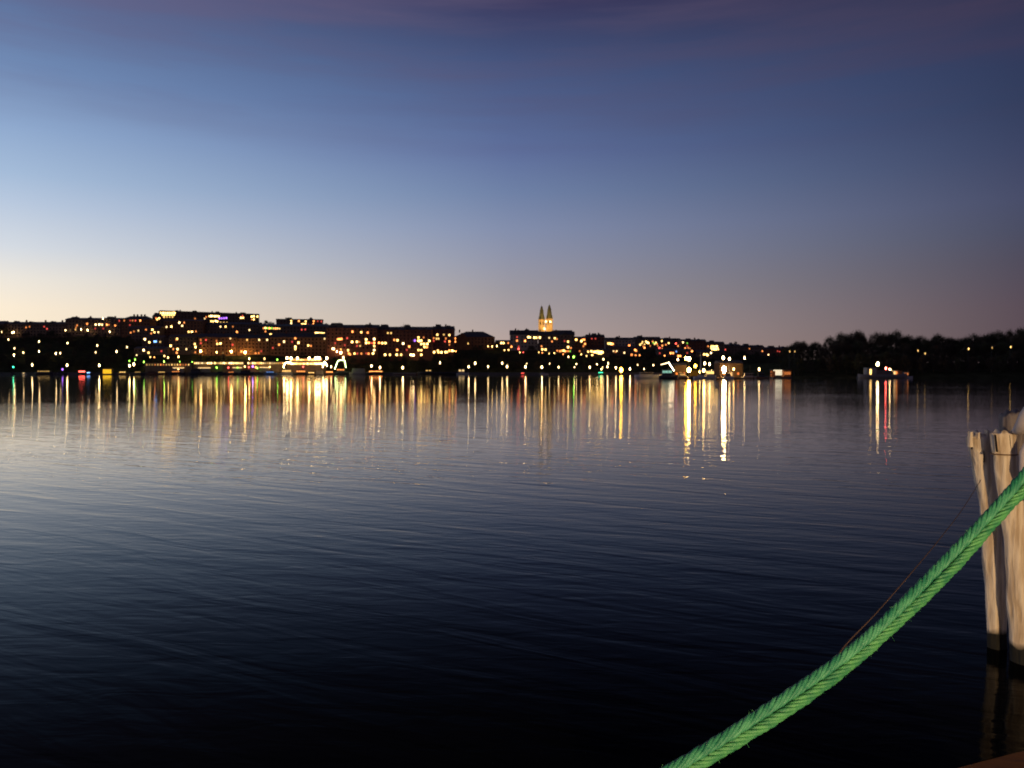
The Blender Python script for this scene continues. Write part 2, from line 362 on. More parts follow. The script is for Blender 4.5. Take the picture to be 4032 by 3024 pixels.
def turret(px, hw, ytop, kind=0):
    c = [B for B in BLD if abs(on_facade(B, px, 1300)[0]) < B['W'] / 2 - 1 and B['zb'] + B['H'] < zy(ytop, B['Y']) + 1]
    if not c: return
    B = max(c, key=lambda q: q['H'] + q['zb']); s_, _, Y = on_facade(B, px, 1300); zt_ = zy(ytop, Y) - B['zb']; h_ = hw * Y / F; H = B['H']
    mb = MB()
    if kind == 0: mb.box(s_ - h_, s_ + h_, .5, 9, H - .5, max(H + 1, zt_), tx=h_ * .45, ty=1.6)
    else: mb.add([(s_ - h_, -.4, H + .02), (s_ + h_, -.4, H + .02), (s_, -.4, max(H + 1, zt_)), (s_ - h_, 9, H + .02), (s_ + h_, 9, H + .02), (s_, 9, max(H + 1, zt_))], [(0, 1, 2), (5, 4, 3), (0, 2, 5, 3), (1, 4, 5, 2), (0, 3, 4, 1)])
    t_ = mb.build('roof_turret', slate, B['e'])
    mw = min(.6, h_ * .3); MB().box(s_ - mw, s_ + mw, .3, .62, H + .4, H + 1.5).build('dormer_window', dark_glass, t_)
for q in ((1323, 34, 1271, 0), (1450, 20, 1276, 0), (1512, 22, 1277, 0), (1603, 16, 1279, 0), (1560, 10, 1288, 1), (1640, 10, 1290, 1), (1672, 8, 1290, 1), (1725, 16, 1277, 0), (1765, 12, 1281, 0), (1390, 12, 1282, 1),
          (2040, 18, 1297, 1), (2075, 14, 1296, 0), (2225, 12, 1304, 1), (2340, 14, 1312, 0), (2362, 10, 1313, 1), (2430, 16, 1324, 1), (2520, 14, 1321, 0), (2560, 12, 1326, 1), (2625, 14, 1329, 0), (2658, 9, 1331, 1),
          (2712, 14, 1332, 0), (2752, 12, 1333, 1), (2805, 12, 1340, 0), (2880, 10, 1348, 1), (2940, 14, 1353, 0), (2985, 10, 1357, 1), (3040, 16, 1361, 0), (3085, 12, 1363, 1),
          (60, 10, 1263, 1), (120, 12, 1265, 1), (205, 10, 1264, 1), (290, 18, 1247, 0), (352, 10, 1249, 1), (430, 16, 1246, 0), (1140, 14, 1250, 0), (1225, 12, 1249, 1), (700, 9, 1221, 0), (770, 12, 1223, 0), (860, 9, 1226, 0), (960, 14, 1230, 0)):
    turret(*q)
# the church
ch = empty('church', P(2160, 1350, 950) * 1.0, 0, 'church with twin floodlit towers and dark pointed spires above the town', 'church')
CZ = ground(ch.location.x, 950) - 1; ch.location.z = CZ; CX = ch.location.x
sand = mat('church_brick', (.48, .33, .16), .9, .2, .3)
cu = mat('spire_copper', (.15, .15, .06), .7, .4, .5)
mpx = 950 / F
def tower(pxa, pxb, ytop, yspire):
    xa, xb = P(pxa, 1400, 950).x - CX, P(pxb, 1400, 950).x - CX; zt = zy(ytop, 950) - CZ; zs = zy(yspire, 950) - CZ
    wd = xb - xa; xm = (xa + xb) / 2
    t = MB().box(xa, xb, 0, wd, 0, zt).build('tower', sand, ch)
    MB().box(xa - .35, xb + .35, -.35, wd + .35, zt + .003, zt + .9).build('cornice', sand, t); MB().box(xa - .2, xb + .2, -.2, wd + .2, zt * .8, zt * .8 + .5).build('string_course', sand, t)
    for k in (-.22, .22):
        MB().box(xm + k * wd - .5, xm + k * wd + .5, -.12, .02, zt - 6.5, zt - 2).build('belfry_opening', dark_glass, t)
    mb = MB(); hs = zs - zt; q = wd / 2; ymid = wd / 2
    prof = [(0, .86), (.18, .84), (.19, .76), (.44, .73), (.46, .66), (.70, .58), (.72, .48), (.90, .34), (1, .08)]
    ring = []
    for f, r_ in prof:
        ring.append([(xm + r_ * q * 1.05 * math.cos(R(45 * k + 22.5)), ymid + r_ * q * 1.05 * math.sin(R(45 * k + 22.5)), zt + .9 + f * (hs - .9)) for k in range(8)])
    mb.add([v for r_ in ring for v in r_], [(i * 8 + k, i * 8 + (k + 1) % 8, i * 8 + 8 + (k + 1) % 8, i * 8 + 8 + k) for i in range(len(prof) - 1) for k in range(8)])
    s = mb.build('spire', cu, ch)
    for sx in (-1, 1):
        for sy in (0, 1):
            mb = MB(); mb.tube([(xm + sx * q * .82, ymid + (sy * 2 - 1) * q * .82, zt + .9), (xm + sx * q * .82, ymid + (sy * 2 - 1) * q * .82, zt + 5.5)], [.8, .03], 6); mb.build('pinnacle', cu, s)
    MB().tube([(xm, ymid, zs - .3), (xm, ymid, zs + 2)], .12, 5).build('finial', iron, s)
tower(2121, 2145, 1260, 1204); tower(2151, 2176, 1257, 1200)
xa, xb = P(2147, 1400, 958).x - CX, P(2262, 1400, 958).x - CX
zn = zy(1308, 958) - CZ
MB().box(xa, xb, 9.5, 27, 0, zn - 3).build('nave_wall', mat('nave_brick', (.2, .1, .06), .9), ch)
MB().gable(xa - .5, xb + .5, 9, 27.5, zn - 2.997, zy(1299, 960) - CZ, hip=3).build('nave_roof', slate, ch)

# lit windows: (pixel x, pixel y, colour; capitals are bright)
def cr(x0, s, pts, y0=1180, k=.3165): return [(x0 + p[0] * k, y0 + p[1] * k, p[2]) for p in s]
WL = []
def addw(x0, txt, y0=1180, k=.3165):
    for t in txt.split():
        a, b_, c = t.split(','); WL.append((x0 + float(a) * k, y0 + float(b_) * k, c))
addw(0, '330,345,o 372,335,o 555,335,r 590,362,r 950,345,o 945,372,y 965,320,o 1090,300,O 1195,310,W 1240,308,W 1275,310,W 1335,312,O 1362,312,o 1438,322,O 1190,358,r 1290,358,r '
        '1520,248,r 1552,244,o 1625,248,r 1655,248,o 1690,244,r 1750,250,O 1620,315,r 1630,410,o 1670,395,o 1725,385,w 1820,372,o 1900,372,Y 1885,420,o 1925,405,Y 2010,405,w '
        '1805,492,W 1860,530,Y 1925,520,B 1942,520,B 1995,525,y 1790,628,W 1850,660,Y 1870,715,Y 1920,715,O 2045,700,Y 2090,720,w 1700,690,w 2010,640,r')
addw(600, '340,285,W 375,325,W 400,285,o 455,400,Y 495,400,Y 545,395,o 240,335,Y 180,340,w 640,400,r 310,488,Y 300,500,o 230,575,Y 262,615,o 315,615,Y 305,660,O 425,615,w 605,500,o 670,500,r 605,540,r '
          '530,552,Y 540,590,Y 800,512,o 850,545,Y 810,550,Y 535,655,o 1240,210,Y 1265,206,Y 1310,210,Y 1240,245,o 1265,245,Y 1105,225,Y 1132,225,Y 1125,200,r 675,215,o 655,235,w 535,235,o '
          '850,335,w 915,335,Y 1005,335,o 1210,378,w 1055,400,O 1000,560,r 1055,565,Y 1180,500,y 973,480,w 1285,665,o 1325,665,o 1110,645,O 1330,500,w '
          '1730,262,Y 1730,292,W 1730,325,W 1825,265,O 1910,270,Y 2010,268,O 2060,268,r 2105,272,r 1865,305,Y 1885,305,Y 1905,305,Y 1945,332,Y 2010,300,O 2015,335,Y 1945,310,r 1990,312,o '
          '1860,372,r 1905,370,r 1410,395,o 1470,435,Y 1490,432,Y 1465,600,o 1500,600,r 1578,560,O 1640,522,W 1740,525,r 1780,478,O 1820,535,Y 1780,585,Y 1780,615,Y 1940,570,Y 1975,575,o '
          '1385,355,o 1410,352,Y 1435,355,g 1460,355,O 1485,355,g 1510,358,y 1535,358,O 1560,358,y 1585,360,y 2035,415,Y 2060,415,W 2085,415,Y 2110,418,Y 2135,420,Y 2165,430,w 1430,500,w 1355,640,r')
addw(600, '840,232,V 868,232,V 896,230,V 924,228,V 715,205,Y 738,203,W 760,203,Y 783,205,W 806,205,Y 829,207,Y 735,268,Y 760,270,Y 790,265,W 812,272,Y 850,285,y 890,285,y 930,285,y')
addw(600, '112,165,Y 140,165,Y 168,165,Y 196,165,Y 224,165,Y 252,165,Y 280,165,Y 105,188,Y 133,188,Y 161,188,Y 189,188,Y 217,188,Y 245,188,Y 273,188,Y 150,215,y 185,215,y 220,215,y 255,215,y 50,215,o 65,245,Y 55,190,r')
addw(1200, '595,398,O 705,405,Y 785,410,O 415,492,O 435,492,O 460,488,O 530,478,r 590,525,Y 650,525,Y 680,525,o 765,495,Y 765,537,Y 800,537,O 835,540,r 865,490,W 865,537,O 865,577,Y 865,627,W 850,668,Y '
           '925,537,O 965,540,Y 1005,540,Y 1035,415,y 1075,415,y 1115,500,O 1155,505,Y 1225,545,W 650,575,r 690,575,y 500,565,r 450,620,y 540,630,Y 550,670,O 565,680,O 620,670,Y 655,670,r 705,670,o 765,668,r 795,672,O '
           '380,540,r 1000,685,Y 1060,685,Y 1145,685,Y 1200,685,Y 1150,625,O 1300,583,O 1370,508,V 1415,470,Y 1410,510,Y 1425,512,Y 1450,510,Y 1480,470,o 1550,512,Y 1450,550,Y 1485,550,Y 1525,550,Y 1490,587,Y 1520,590,O 1415,627,Y 1450,629,Y 1450,685,Y '
           '1605,478,o 1605,512,r 1640,485,y 1665,485,y 1650,435,Y 1730,435,y 1800,440,Y 1848,440,o 1755,482,o 1858,482,O 1800,520,O 1855,522,O 1745,520,r 1800,560,o 1845,597,O 1610,652,Y 1655,635,Y 1665,655,Y 1700,655,Y 1750,652,Y 1770,652,Y 1800,635,O 1835,635,Y 1855,638,Y 1880,642,O '
           '1990,545,y 2010,545,y 2030,545,y 1905,600,o 1270,625,r')
addw(1800, '550,520,Y 578,525,Y 635,515,o 675,585,O 590,628,Y 640,625,Y 745,510,O 745,465,r 765,582,r 765,612,R 780,655,Y 822,655,r 845,513,O 885,465,Y 905,468,Y 960,472,Y 985,472,Y 1010,470,Y 1145,475,w 1215,480,Y 1240,490,o '
           '1180,520,o 1380,522,Y 1335,515,r 1050,580,o 1060,618,Y 1100,620,Y 1060,660,o 1015,655,y 1145,670,y 1210,665,Y 1245,635,o 1280,640,O 1305,635,O 1325,635,Y 1345,640,O 1375,640,o 1405,640,g 1320,678,o 1380,590,Y 1415,600,o 1465,490,Y 1480,495,Y '
           '1545,515,Y 1590,550,O 1570,578,o 1630,645,Y 1675,470,r 1720,475,r 1560,485,O 1580,487,O 1525,640,o 1545,680,Y 1610,700,Y 1680,692,Y 1880,545,Y 1910,550,Y 1935,552,O 1880,635,o 1970,650,o 1985,640,w 2140,572,O 2165,690,o 2080,660,w '
           '1655,630,Y 1670,640,Y 1685,635,Y 1700,650,Y 1715,650,Y 1735,640,Y 1750,640,Y 1765,645,Y 1780,650,Y 1795,650,Y 1810,655,Y 1740,660,Y 1765,665,Y 1790,668,Y 1385,640,o')
addw(2400, '10,545,Y 30,550,O 245,572,O 318,625,O 330,635,O 275,685,O 325,695,O 375,690,O 50,640,w 380,560,Y 400,545,y 420,580,o 435,598,O 452,520,Y 466,530,Y 482,540,Y 435,555,y 410,525,y 545,535,g 575,535,Y 560,552,y 590,550,o 635,505,Y '
           '735,540,Y 655,572,O 620,600,R 650,612,o 600,575,o 700,560,o 825,545,R 855,575,O 880,510,W 912,510,W 965,540,g 940,605,O 978,598,o 965,575,r 1000,610,o 1025,640,O 965,662,r 760,665,O 790,665,O 830,645,b 855,700,O 880,700,O 685,697,O 625,665,r 505,575,o 535,520,o '
           '1175,680,Y 1205,680,Y 1220,690,Y 1262,660,W 1300,640,r 1360,650,o 1440,622,r 1740,610,o 1900,640,o 2090,640,r 2115,645,r 1975,685,w 1265,580,Y 1288,580,Y 1311,580,Y 1334,580,Y 1265,600,Y 1290,600,Y 1315,600,Y 1340,600,Y 1275,618,Y 1300,618,Y 1325,618,Y 1350,618,Y 1225,580,o')
unassigned = []
for px, py, c in WL:
    best = None
    for B in BLD:
        s, z, Y = on_facade(B, px, py)
        if abs(s) < B['W'] / 2 - .3 and 1.6 < z < B['H'] - .7 and ground(P(px, py, Y).x, Y - .5) < z + B['zb'] - .6:
            if best is None or Y < best[1]: best = (B, Y, s, z)
    if best is None:      # try again, letting the window slip a storey
        for B in BLD:
            s, z, Y = on_facade(B, px, py)
            if abs(s) < B['W'] / 2 + 2 and -5 < z - B['H'] < 3.0:
                if best is None or abs(z - B['H']) < best[4]: best = (B, Y, max(-B['W'] / 2 + 1.2, min(B['W'] / 2 - 1.2, s)), min(z, B['H'] - 1.5), abs(z - B['H']))
    if best is None: unassigned.append((px, py, c)); continue
    B, s, z = best[0], best[2], best[3]
    big = c.isupper(); ch_ = c.lower()
    st = {'w': (2.2, 5), 'y': (1.6, 5), 'o': (1.2, 3.5), 'r': (.9, 3), 'g': (1.2, 3), 't': (1, 3), 'b': (1.2, 4), 'v': (1.2, 3)}[ch_][1 if big else 0]
    st = round(st * rnd.choice((.7, 1, 1.4)), 2)
    wd, ht = (1.7, 1.9) if big else (1.4, 1.7)
    o = inst(win_mesh(wd, ht, glow(ch_, st), (ch_, st)), 'window', B['e'], (s, -.003, z), '%s lit window' % HUE[ch_][1] if ch_ in 'grtbv' else None)
    B['lit'].append((s, z))
# unlit windows fill the storeys round the lit ones
dk = MB().box(-.6, .6, -.05, .02, -.8, .8).mesh('window', dark_glass); nd_ = 0
for B in BLD:
    nf = max(1, int((B['H'] - 2) // 3.3)); nc = max(2, int(B['W'] // 3.4)); nf = min(nf, 6)
    for f in range(nf):
        z = B['H'] - 2.1 - f * 3.3
        for c in range(nc):
            s = (c + .5) / nc * B['W'] - B['W'] / 2
            if any(abs(s - a) < 1.75 and abs(z - q) < 1.95 for a, q in B['lit']): continue
            inst(dk, 'window', B['e'], (s, -.003, z)); nd_ += 1

# floodlights on the church
def spot(name, loc, tgt, power, size, colr=(1, .62, .22), par=None):
    ld = bpy.data.lights.new(name, 'SPOT'); ld.energy = power; ld.color = colr; ld.spot_size = R(size); ld.spot_blend = .5; ld.shadow_soft_size = .4
    o = bpy.data.objects.new(name, ld); C.objects.link(o); o.location = loc
    o.rotation_euler = (Vector(tgt) - Vector(loc)).to_track_quat('-Z', 'Y').to_euler(); return o
for k, (px, py, nm) in enumerate([(2128, 1302, 'left'), (2172, 1302, 'right')]):
    p = P(px, 1303, 925); t = P(px - (4 if k else -6), 1262, 950)
    e = empty('floodlight', (p.x, p.y, p.z), 0, 'floodlight on the roofs aimed at the %s church tower' % nm, 'floodlight')
    MB().box(-.3, .3, -.2, .1, -.3, .3).build('lamp_housing', iron, e)
    MB().tube([(0, 0, -.3), (0, 0, -8)], .1, 5).build('mast', iron, e)
    lo = spot('flood_beam', (0, .3, 0), t - p, 32000, 70); lo.parent = e
ob = []
for px, py, nm in ((2149.5, 1266, 'upper left'), (2167, 1267, 'upper right'), (2144, 1294, 'lowest')):
    p = P(px, py, 948.5); s_ = MB().ell((0, 0, 0), .9, .5, 1.1).build('tower_lamp', glow('w', 9)); s_.location = p
    tag(s_, '%s of three brilliant white lamps on the church towers' % nm, 'lamp', 'lamps on the church towers')

# ------------------------------------------------------------------ lamps
LAMPS = []
HEAD = {}
def lamp(px, py, hue, st, size, label, group, Y=None, name='street_lamp', pole=None, ry=1.35):
    if Y is None:      # stand it on the slope: the depth where the ground is 5.5 m below the lamp
        Y = 700
        for k in range(60):
            yy = 704 + k * 2.4; p = P(px, py, yy)
            if p.z - ground(p.x, yy) < 5.5: break
            Y = yy
    p = P(px, py, Y); gz = ground(p.x, Y) if Y > 692 else (.6 if p.z < 100 else 0)
    if pole is not None: gz = p.z - pole
    e = empty(name, (p.x, p.y, gz - .1), 0, label, 'street lamp' if name == 'street_lamp' else name.replace('_', ' '), group)
    hgt = p.z - gz + .1
    MB().tube([(0, .45, 0), (0, .45, max(.5, hgt + .7)), (0, .1, hgt + .95)], [.12, .08, .06], 5).build('pole', iron, e)
    k = (hue, st, round(size, 2), round(ry, 2))
    if k not in HEAD: HEAD[k] = MB().ell((0, 0, 0), size, size * .8, size * ry).mesh('lamp_head', glow(hue, st), True)
    inst(HEAD[k], 'lamp_head', e, (0, 0, hgt)); LAMPS.append((px, py, Y)); return e
def lamps(x0, txt, lab, group, hue='w', st=22, size=.75, k=.3165, y0=1180, **kw):
    pts = sorted([tuple(map(float, t.split(','))) for t in txt.split()])
    for i, q in enumerate(pts):
        l_ = lab % ORD[i] if '%s' in lab else lab
        s2 = round(st * 1.35 * (.5, 1.0, 1.5, .75, 1.2)[(i * 3) % 5], 1)
        kk = dict(ry=2.2); kk.update(kw)
        lamp(x0 + q[0] * k, y0 + q[1] * k, hue, s2, size * .62, l_, group, **kk)
lamps(0, '20,400 150,410 172,405 105,495 180,605 290,660 175,690 485,520 485,645 815,380 1010,370 1090,378 840,540 1210,570 1190,655 695,670 750,665 1450,645 1365,400 1580,590 1280,235 '
         '2070,400', 'white street lamp among the dark trees of the left slope, %s from the left', 'street lamps on the left slope', 'w', 12, .72)
lamps(0, '400,812 835,815 1235,818', 'bright quay lamp near the left edge of the frame, %s from the left', 'quay lamps at the left', 'w', 34, .8, Y=702)
lamps(0, '1610,822 1665,805 1830,830 1960,830 2085,830', 'very bright quay lamp right of the yellow kiosk, %s from the left', 'quay lamps right of the kiosk', 'w', 30, .95, Y=702)
lamps(0, '1610,762 1680,745 1790,775 2040,770', 'green festoon lamp above the quay right of the kiosk, %s from the left', 'green festoon lamps', 'g', 10, .6, Y=708)
lamps(600, '340,775 495,780 685,785 850,785 1165,788 1500,785 1595,788 1555,747', 'green festoon lamp over the cafe boats, %s from the left', 'green lamps over the cafe boats', 'g', 10, .6, Y=706)
lamps(600, '600,640 980,645 1155,655', 'brilliant orange sodium lamp on the tenement facades, %s from the left', 'sodium lamps on the facades', 'y', 60, 1.5, Y=741, ry=1.1)
lamps(600, '800,655 1205,735 1395,735 150,700 195,720 325,710', 'yellow hillside lamp near the sodium lamps, %s from the left', 'hillside lamps near the sodium lamps', 'y', 12, .75)
lamps(600, '485,830 875,830 1350,785 1530,795 1585,835 1925,835', 'white quay lamp between the cafe boats, %s from the left', 'quay lamps between the cafe boats', 'w', 32, .9, Y=701)
lamps(1200, '328,835 480,720 830,825 935,845 1220,845 1683,785 2120,790 2040,835', 'white quay lamp below the brick brewery blocks, %s from the left', 'quay lamps below the brewery', 'w', 18, .8, Y=702)
lamps(1200, '345,610 362,612 400,645 440,660 455,658 1315,685 1335,688 1355,690', 'bright white lamp at the foot of the brewery walls, %s from the left', 'lamps at the foot of the brewery', 'w', 20, .7, Y=727, pole=5)
lamps(1800, '385,582 435,582 495,578', 'yellow lamp in the gap below the orange brick hall, %s from the left', 'lamps below the hall', 'y', 12, .65)
lamps(1800, '385,833 560,790 622,833 850,835 1055,840 1262,840 1650,840 1975,845 2150,860', 'white quay lamp along the middle shore, %s from the left', 'quay lamps along the middle shore', 'w', 14, .85, Y=702)
lamps(1800, '865,795 1150,795 1460,840 1485,800 1740,803 1810,842', 'small dim path lamp above the middle shore, %s from the left', 'path lamps above the middle shore', 'w', 9, .5, Y=712, pole=5)
lamps(1800, '1385,710 1820,740 1880,790 1870,835', 'white lamp on the slope right of the church, %s from the left', 'lamps right of the church', 'w', 11, .75)
lamp(1800 + 1450 * .3165, 1180 + 712 * .3165, 'g', 12, .7, 'single green lamp on the slope right of the church', None)
lamp(2446, 1457, 'k', 40, 1.25, 'large glowing yellow lamp close above the water', None, Y=640, pole=3.2, ry=1.7)
lamps(2400, '350,812 430,862 545,815', 'small white lamp on the dark shore left of the boatyard, %s from the left', 'lamps left of the boatyard', 'w', 9, .62, Y=702)
lamps(2400, '850,745 1680,725', 'lamp behind the boatyard, %s from the left', 'lamps behind the boatyard', 'w', 26, .9, Y=705, pole=9)
for i, (px, py, c) in enumerate(sorted(unassigned)):
    lamp(px, py, c.lower(), 7 if c.isupper() else 4, .5, 'small %s lamp among the trees at the foot of the hill, %s from the left' % (HUE[c.lower()][1], ORD[i]), 'small lamps at the foot of the hill', ry=1.4)
# boatyard lamps stand on the pontoon, nearer to us
for i, (px, py, hue, st, sz, ry, lb) in enumerate([
        (2702, 1411, 'k', 90, .6, 1.2, 'left lamp of the yellow pair above the boatyard'), (2713, 1413, 'w', 60, .6, 1.2, 'right lamp of the yellow pair above the boatyard'),
        (2713, 1457, 'y', 110, .62, 1.5, 'low brilliant lamp under the yellow pair in the boatyard'), (2848, 1409, 'w', 45, .42, 1.6, 'tall brilliant lamp on the right of the boatyard'),
        (2872, 1413, 'w', 32, .36, 1.6, 'tall lamp just right of the tallest brilliant boatyard lamp'), (2851, 1455, 'w', 260, .75, 1.7, 'brightest floodlight of all, low in the boatyard'),
        (2775, 1431, 'w', 28, .3, 1.9, 'left of two white lamps over the cabin boat'), (2794, 1434, 'w', 28, .3, 1.9, 'right of two white lamps over the cabin boat'),
        (2738, 1441, 'k', 26, .55, 1.3, 'added golden lamp brightening the yellow tarpaulin'), (2757, 1466, 'y', 30, .5, 1.5, 'added yellow lamp brightening the pale mast from its foot'), (2771, 1459, 'y', 34, .45, 1.5, 'added yellow lamp between the pale mast and the cabin boat'),  # these three lamps are added to brighten the tarpaulin, sail and glare
        (2801, 1462, 'w', 22, .4, 1.3, 'lamp low behind the cabin boat'), (2989, 1454, 'w', 13, .32, 2.0, 'lone white lamp between the boatyard and the houseboat'), (2889, 1453, 'y', 18, .3, 1.7, 'thin yellow lamp right of the brightest floodlight')]):
    lamp(px, py, hue, st, sz, lb, 'boatyard lamps', Y=309, ry=ry)
# lamps deep in the island wood
for i, (x, y, s_) in enumerate([(235, 437, 4), (278, 437, 3), (1317, 430, 6), (1378, 455, 6), (1745, 415, 14), (1943, 405, 2.5), (2100, 400, 11)]):
    px = 3000 + x * .4666; py = 1180 + y * .4666
    lamp(px, py, 'y', s_ * .28, .26, 'small amber path lamp in front of the island trees, %s from the left' % ORD[i], 'path lamps on the island', Y=341, pole=P(px, py, 341).z - 1.0, ry=1.9)

# ------------------------------------------------------------------ trees
leafm = mat('dark_foliage', (.055, .06, .03), .9, .5, .6)
leafm2 = mat('brown_foliage', (.07, .055, .035), .9, .5, .6)
bark = mat('bark', (.06, .05, .04), .95, .4, 2)
def crown_mesh(seed, m, H=10, rx=3.6, low=.22, nc=34, per=34, leaf=.34, twig=160, tw=.05):
    r_ = random.Random(seed); mb = MB()
    cz = H * (low + 1) / 2; hz = H * (1 - low) / 2
    for i in range(nc):
        while True:
            q = Vector((r_.uniform(-1, 1), r_.uniform(-1, 1), r_.uniform(-1, 1)))
            if q.length < 1: break
        q = q.normalized() * (q.length ** .5) * .92
        sh = 1 - .35 * max(0, q.z)
        c = Vector((q.x * rx * sh, q.y * rx * sh, cz + q.z * hz)); cr_ = r_.uniform(.5, 1.1) * rx * .3
        for j in range(per):
            o = Vector((r_.gauss(0, .5), r_.gauss(0, .5), r_.gauss(0, .45))) * cr_
            p = c + o; a = Vector((r_.uniform(-1, 1), r_.uniform(-1, 1), r_.uniform(-1, 1))).normalized() * leaf * r_.uniform(.6, 1.3)
            b_ = a.cross(Vector((r_.uniform(-1, 1), r_.uniform(-1, 1), r_.uniform(-1, 1)))).normalized() * leaf * .7
            mb.add([p - a, p + b_, p + a], [(0, 1, 2)])
    for j in range(twig):     # fine upright twigs that fray the outline
        th = r_.uniform(0, 6.28); u = r_.uniform(.2, 1); ph = math.acos(u)
        d = Vector((math.sin(ph) * math.cos(th), math.sin(ph) * math.sin(th), u))
        p0 = Vector((d.x * rx * .7, d.y * rx * .7, cz + d.z * hz * .75)); p1 = p0 + Vector((d.x * rx * .38, d.y * rx * .38, hz * r_.uniform(.2, .42)))
        s_ = Vector((math.cos(th + 1.57), math.sin(th + 1.57), 0)) * tw
        mb.add([p0 - s_, p0 + s_, p1], [(0, 1, 2)])
    return mb.mesh('crown', m)
def trunk_mesh(seed, H=10, rx=3.6):
    r_ = random.Random(seed); mb = MB()
    mb.tube([(0, 0, -.8), (.1, 0, H * .3), (0, .1, H * .62), (.1, 0, H * .9)], [.26, .2, .13, .04], 6)
    for k in range(6):
        th = k * 1.05 + r_.uniform(0, .6); z0 = H * (.25 + .08 * k)
        mb.tube([(0, 0, z0), (math.cos(th) * rx * .4, math.sin(th) * rx * .4, z0 + H * .12), (math.cos(th) * rx * .75, math.sin(th) * rx * .75, z0 + H * .25)], [.11, .07, .02], 5)
    return mb.mesh('trunk', bark, True)
CR = [crown_mesh(i, leafm if i % 2 else leafm2, 10, 3.4 + .3 * i) for i in range(4)]
TR = [trunk_mesh(i, 10, 3.4 + .3 * i) for i in range(4)]
BCR = [crown_mesh(20 + i, leafm2 if i % 3 else leafm, 10, 2.4 + .35 * i, .12, 52, 44, .22, 420, .035) for i in range(5)]
BTR = [trunk_mesh(20 + i, 10, 2.4 + .35 * i) for i in range(5)]
def tree(x, Y, gz, hgt, label, group, name='leafy_tree', bank=0, wf=1.0):
    A, T_ = (BCR, BTR) if bank else (CR, TR); k = rnd.randrange(len(A))
    e = empty(name, (x, Y, gz), rnd.uniform(0, 6.28), label, 'tree', group); s = hgt / 10
    for me, nm in ((T_[k], 'trunk'), (A[k], 'crown')):
        o = inst(me, nm, e); o.scale = (s * wf, s * wf, s)
    return e
WPX = [(a, b_) for a, b_, c in WL]
def blocks(x, Y, gz, hgt):
    """does a tree here stand before a lit window or lamp"""
    cx, ty = proj((x, Y, gz + hgt)); _, by = proj((x, Y, gz)); r_ = hgt * .36 / Y * F
    for a, b_, yy in LAMPS:
        if yy > Y and abs(a - cx) < r_ + 3 and ty - 6 < b_ < by + 4: return True
    for a, b_ in WPX:
        if abs(a - cx) < r_ + 2 and ty - 4 < b_ < by: return True
    return False
def scatter(px0, px1, Y0, Y1, n_, h0, h1, label, group, tries=8, step=None):
    for i in range(n_):
        for t in range(tries):
            px = px0 + (px1 - px0) * (i + rnd.random()) / n_; Y = rnd.uniform(Y0, Y1); x = (px - 2016) / F * Y
            gz = ground(x, Y) - .3; hh = rnd.uniform(h0, h1) * (1 if t < 3 else .7)
            if any(abs(px - (B['a'].x / B['a'].y * F + 2016) - (B['W'] / B['Y'] * F) / 2) < B['W'] / B['Y'] * F / 2 + 6 and B['Y'] - 3 < Y < B['Y'] + 18 for B in BLD): continue
            if not blocks(x, Y, gz, hh): tree(x, Y, gz, hh, label, group); break
scatter(-60, 560, 716, 742, 40, 7, 11, 'dark tree in the lower wood of the left slope', 'trees on the lower left slope')
scatter(-60, 560, 750, 835, 44, 8, 12, 'dark tree in the upper wood of the left slope', 'trees on the upper left slope')
scatter(560, 1290, 716, 738, 26, 5, 8, 'small dark tree on the bank above the cafe boats', 'trees above the cafe boats')
scatter(1290, 2000, 714, 727, 44, 8, 13, 'dark tree on the bank below the brick brewery blocks', 'trees below the brewery')
scatter(1780, 2560, 716, 765, 50, 8, 12, 'dark tree on the slope below the church', 'trees below the church')
scatter(2560, 3140, 716, 790, 40, 9, 13, 'dark tree on the far slope behind the boatyard', 'trees behind the boatyard')
for px, Y, hh, lb in ((1050, 905, 16, 'rounded tree in the skyline gap right of the long ridge building'), (1068, 890, 14, 'lower tree at the left of the flat roofed orange windowed block'),
                  (6, 845, 16, 'bare topped tree at the left edge of the skyline'), (1285, 850, 12, 'tree at the right end of the ridge above the brewery'), (1325, 770, 24, 'broad tree rising behind the left brewery roof'),
                  (1450, 780, 26, 'broad tree behind the brewery roofs'), (1755, 780, 24, 'tall tree behind the narrow brewery block'), (1600, 790, 25, 'tree crown above the middle brewery roof'),
                  (2300, 840, 12, 'small tree right of the church nave'), (2740, 925, 15, 'tree on the right ridge beside the plain brick block'), (2895, 925, 17, 'pointed tree like a spire on the right ridge'),
                  (2520, 930, 13, 'tree at the top left of the right ridge'), (2660, 935, 12, 'small tree in the middle of the right ridge')):
    x = (px - 2016) / F * Y; tree(x, Y, ground(x, Y) - .5, hh, lb, 'trees on the skyline', wf=.8 if px in (2895,) else 1)
SKY = [(3050, 1372), (3107, 1350), (3159, 1336), (3200, 1348), (3261, 1326), (3336, 1313), (3387, 1308), (3420, 1330), (3467, 1303), (3513, 1303), (3560, 1320), (3700, 1322), (3793, 1326), (3887, 1316), (4032, 1298), (4300, 1290)]
def island_row(Y, n_, px0, px1, f, label, group):
    for i in range(n_):
        px = px0 + (px1 - px0) * (i + rnd.uniform(.2, .8)) / n_; YY = Y + rnd.uniform(-5, 5); x = (px - 2016) / F * YY
        gz = isl(x, YY) - .3; top = zy(lerp_tab(SKY, px), YY); hh = max(3, (top - gz) * f * rnd.choice((.84, .9, .96, 1.0, 1.06)))
        if f < .9:
            hh = max(3, (top - gz) * f * rnd.uniform(.7, 1.1))
        tree(x, YY, gz, hh, label, group, 'island_tree', 1, rnd.uniform(.6, 1.05) * (1.15 if f < .9 else 1))
island_row(382, 62, 3090, 4120, 1.0, 'tall bare topped tree on the skyline of the wooded island', 'skyline trees of the island')
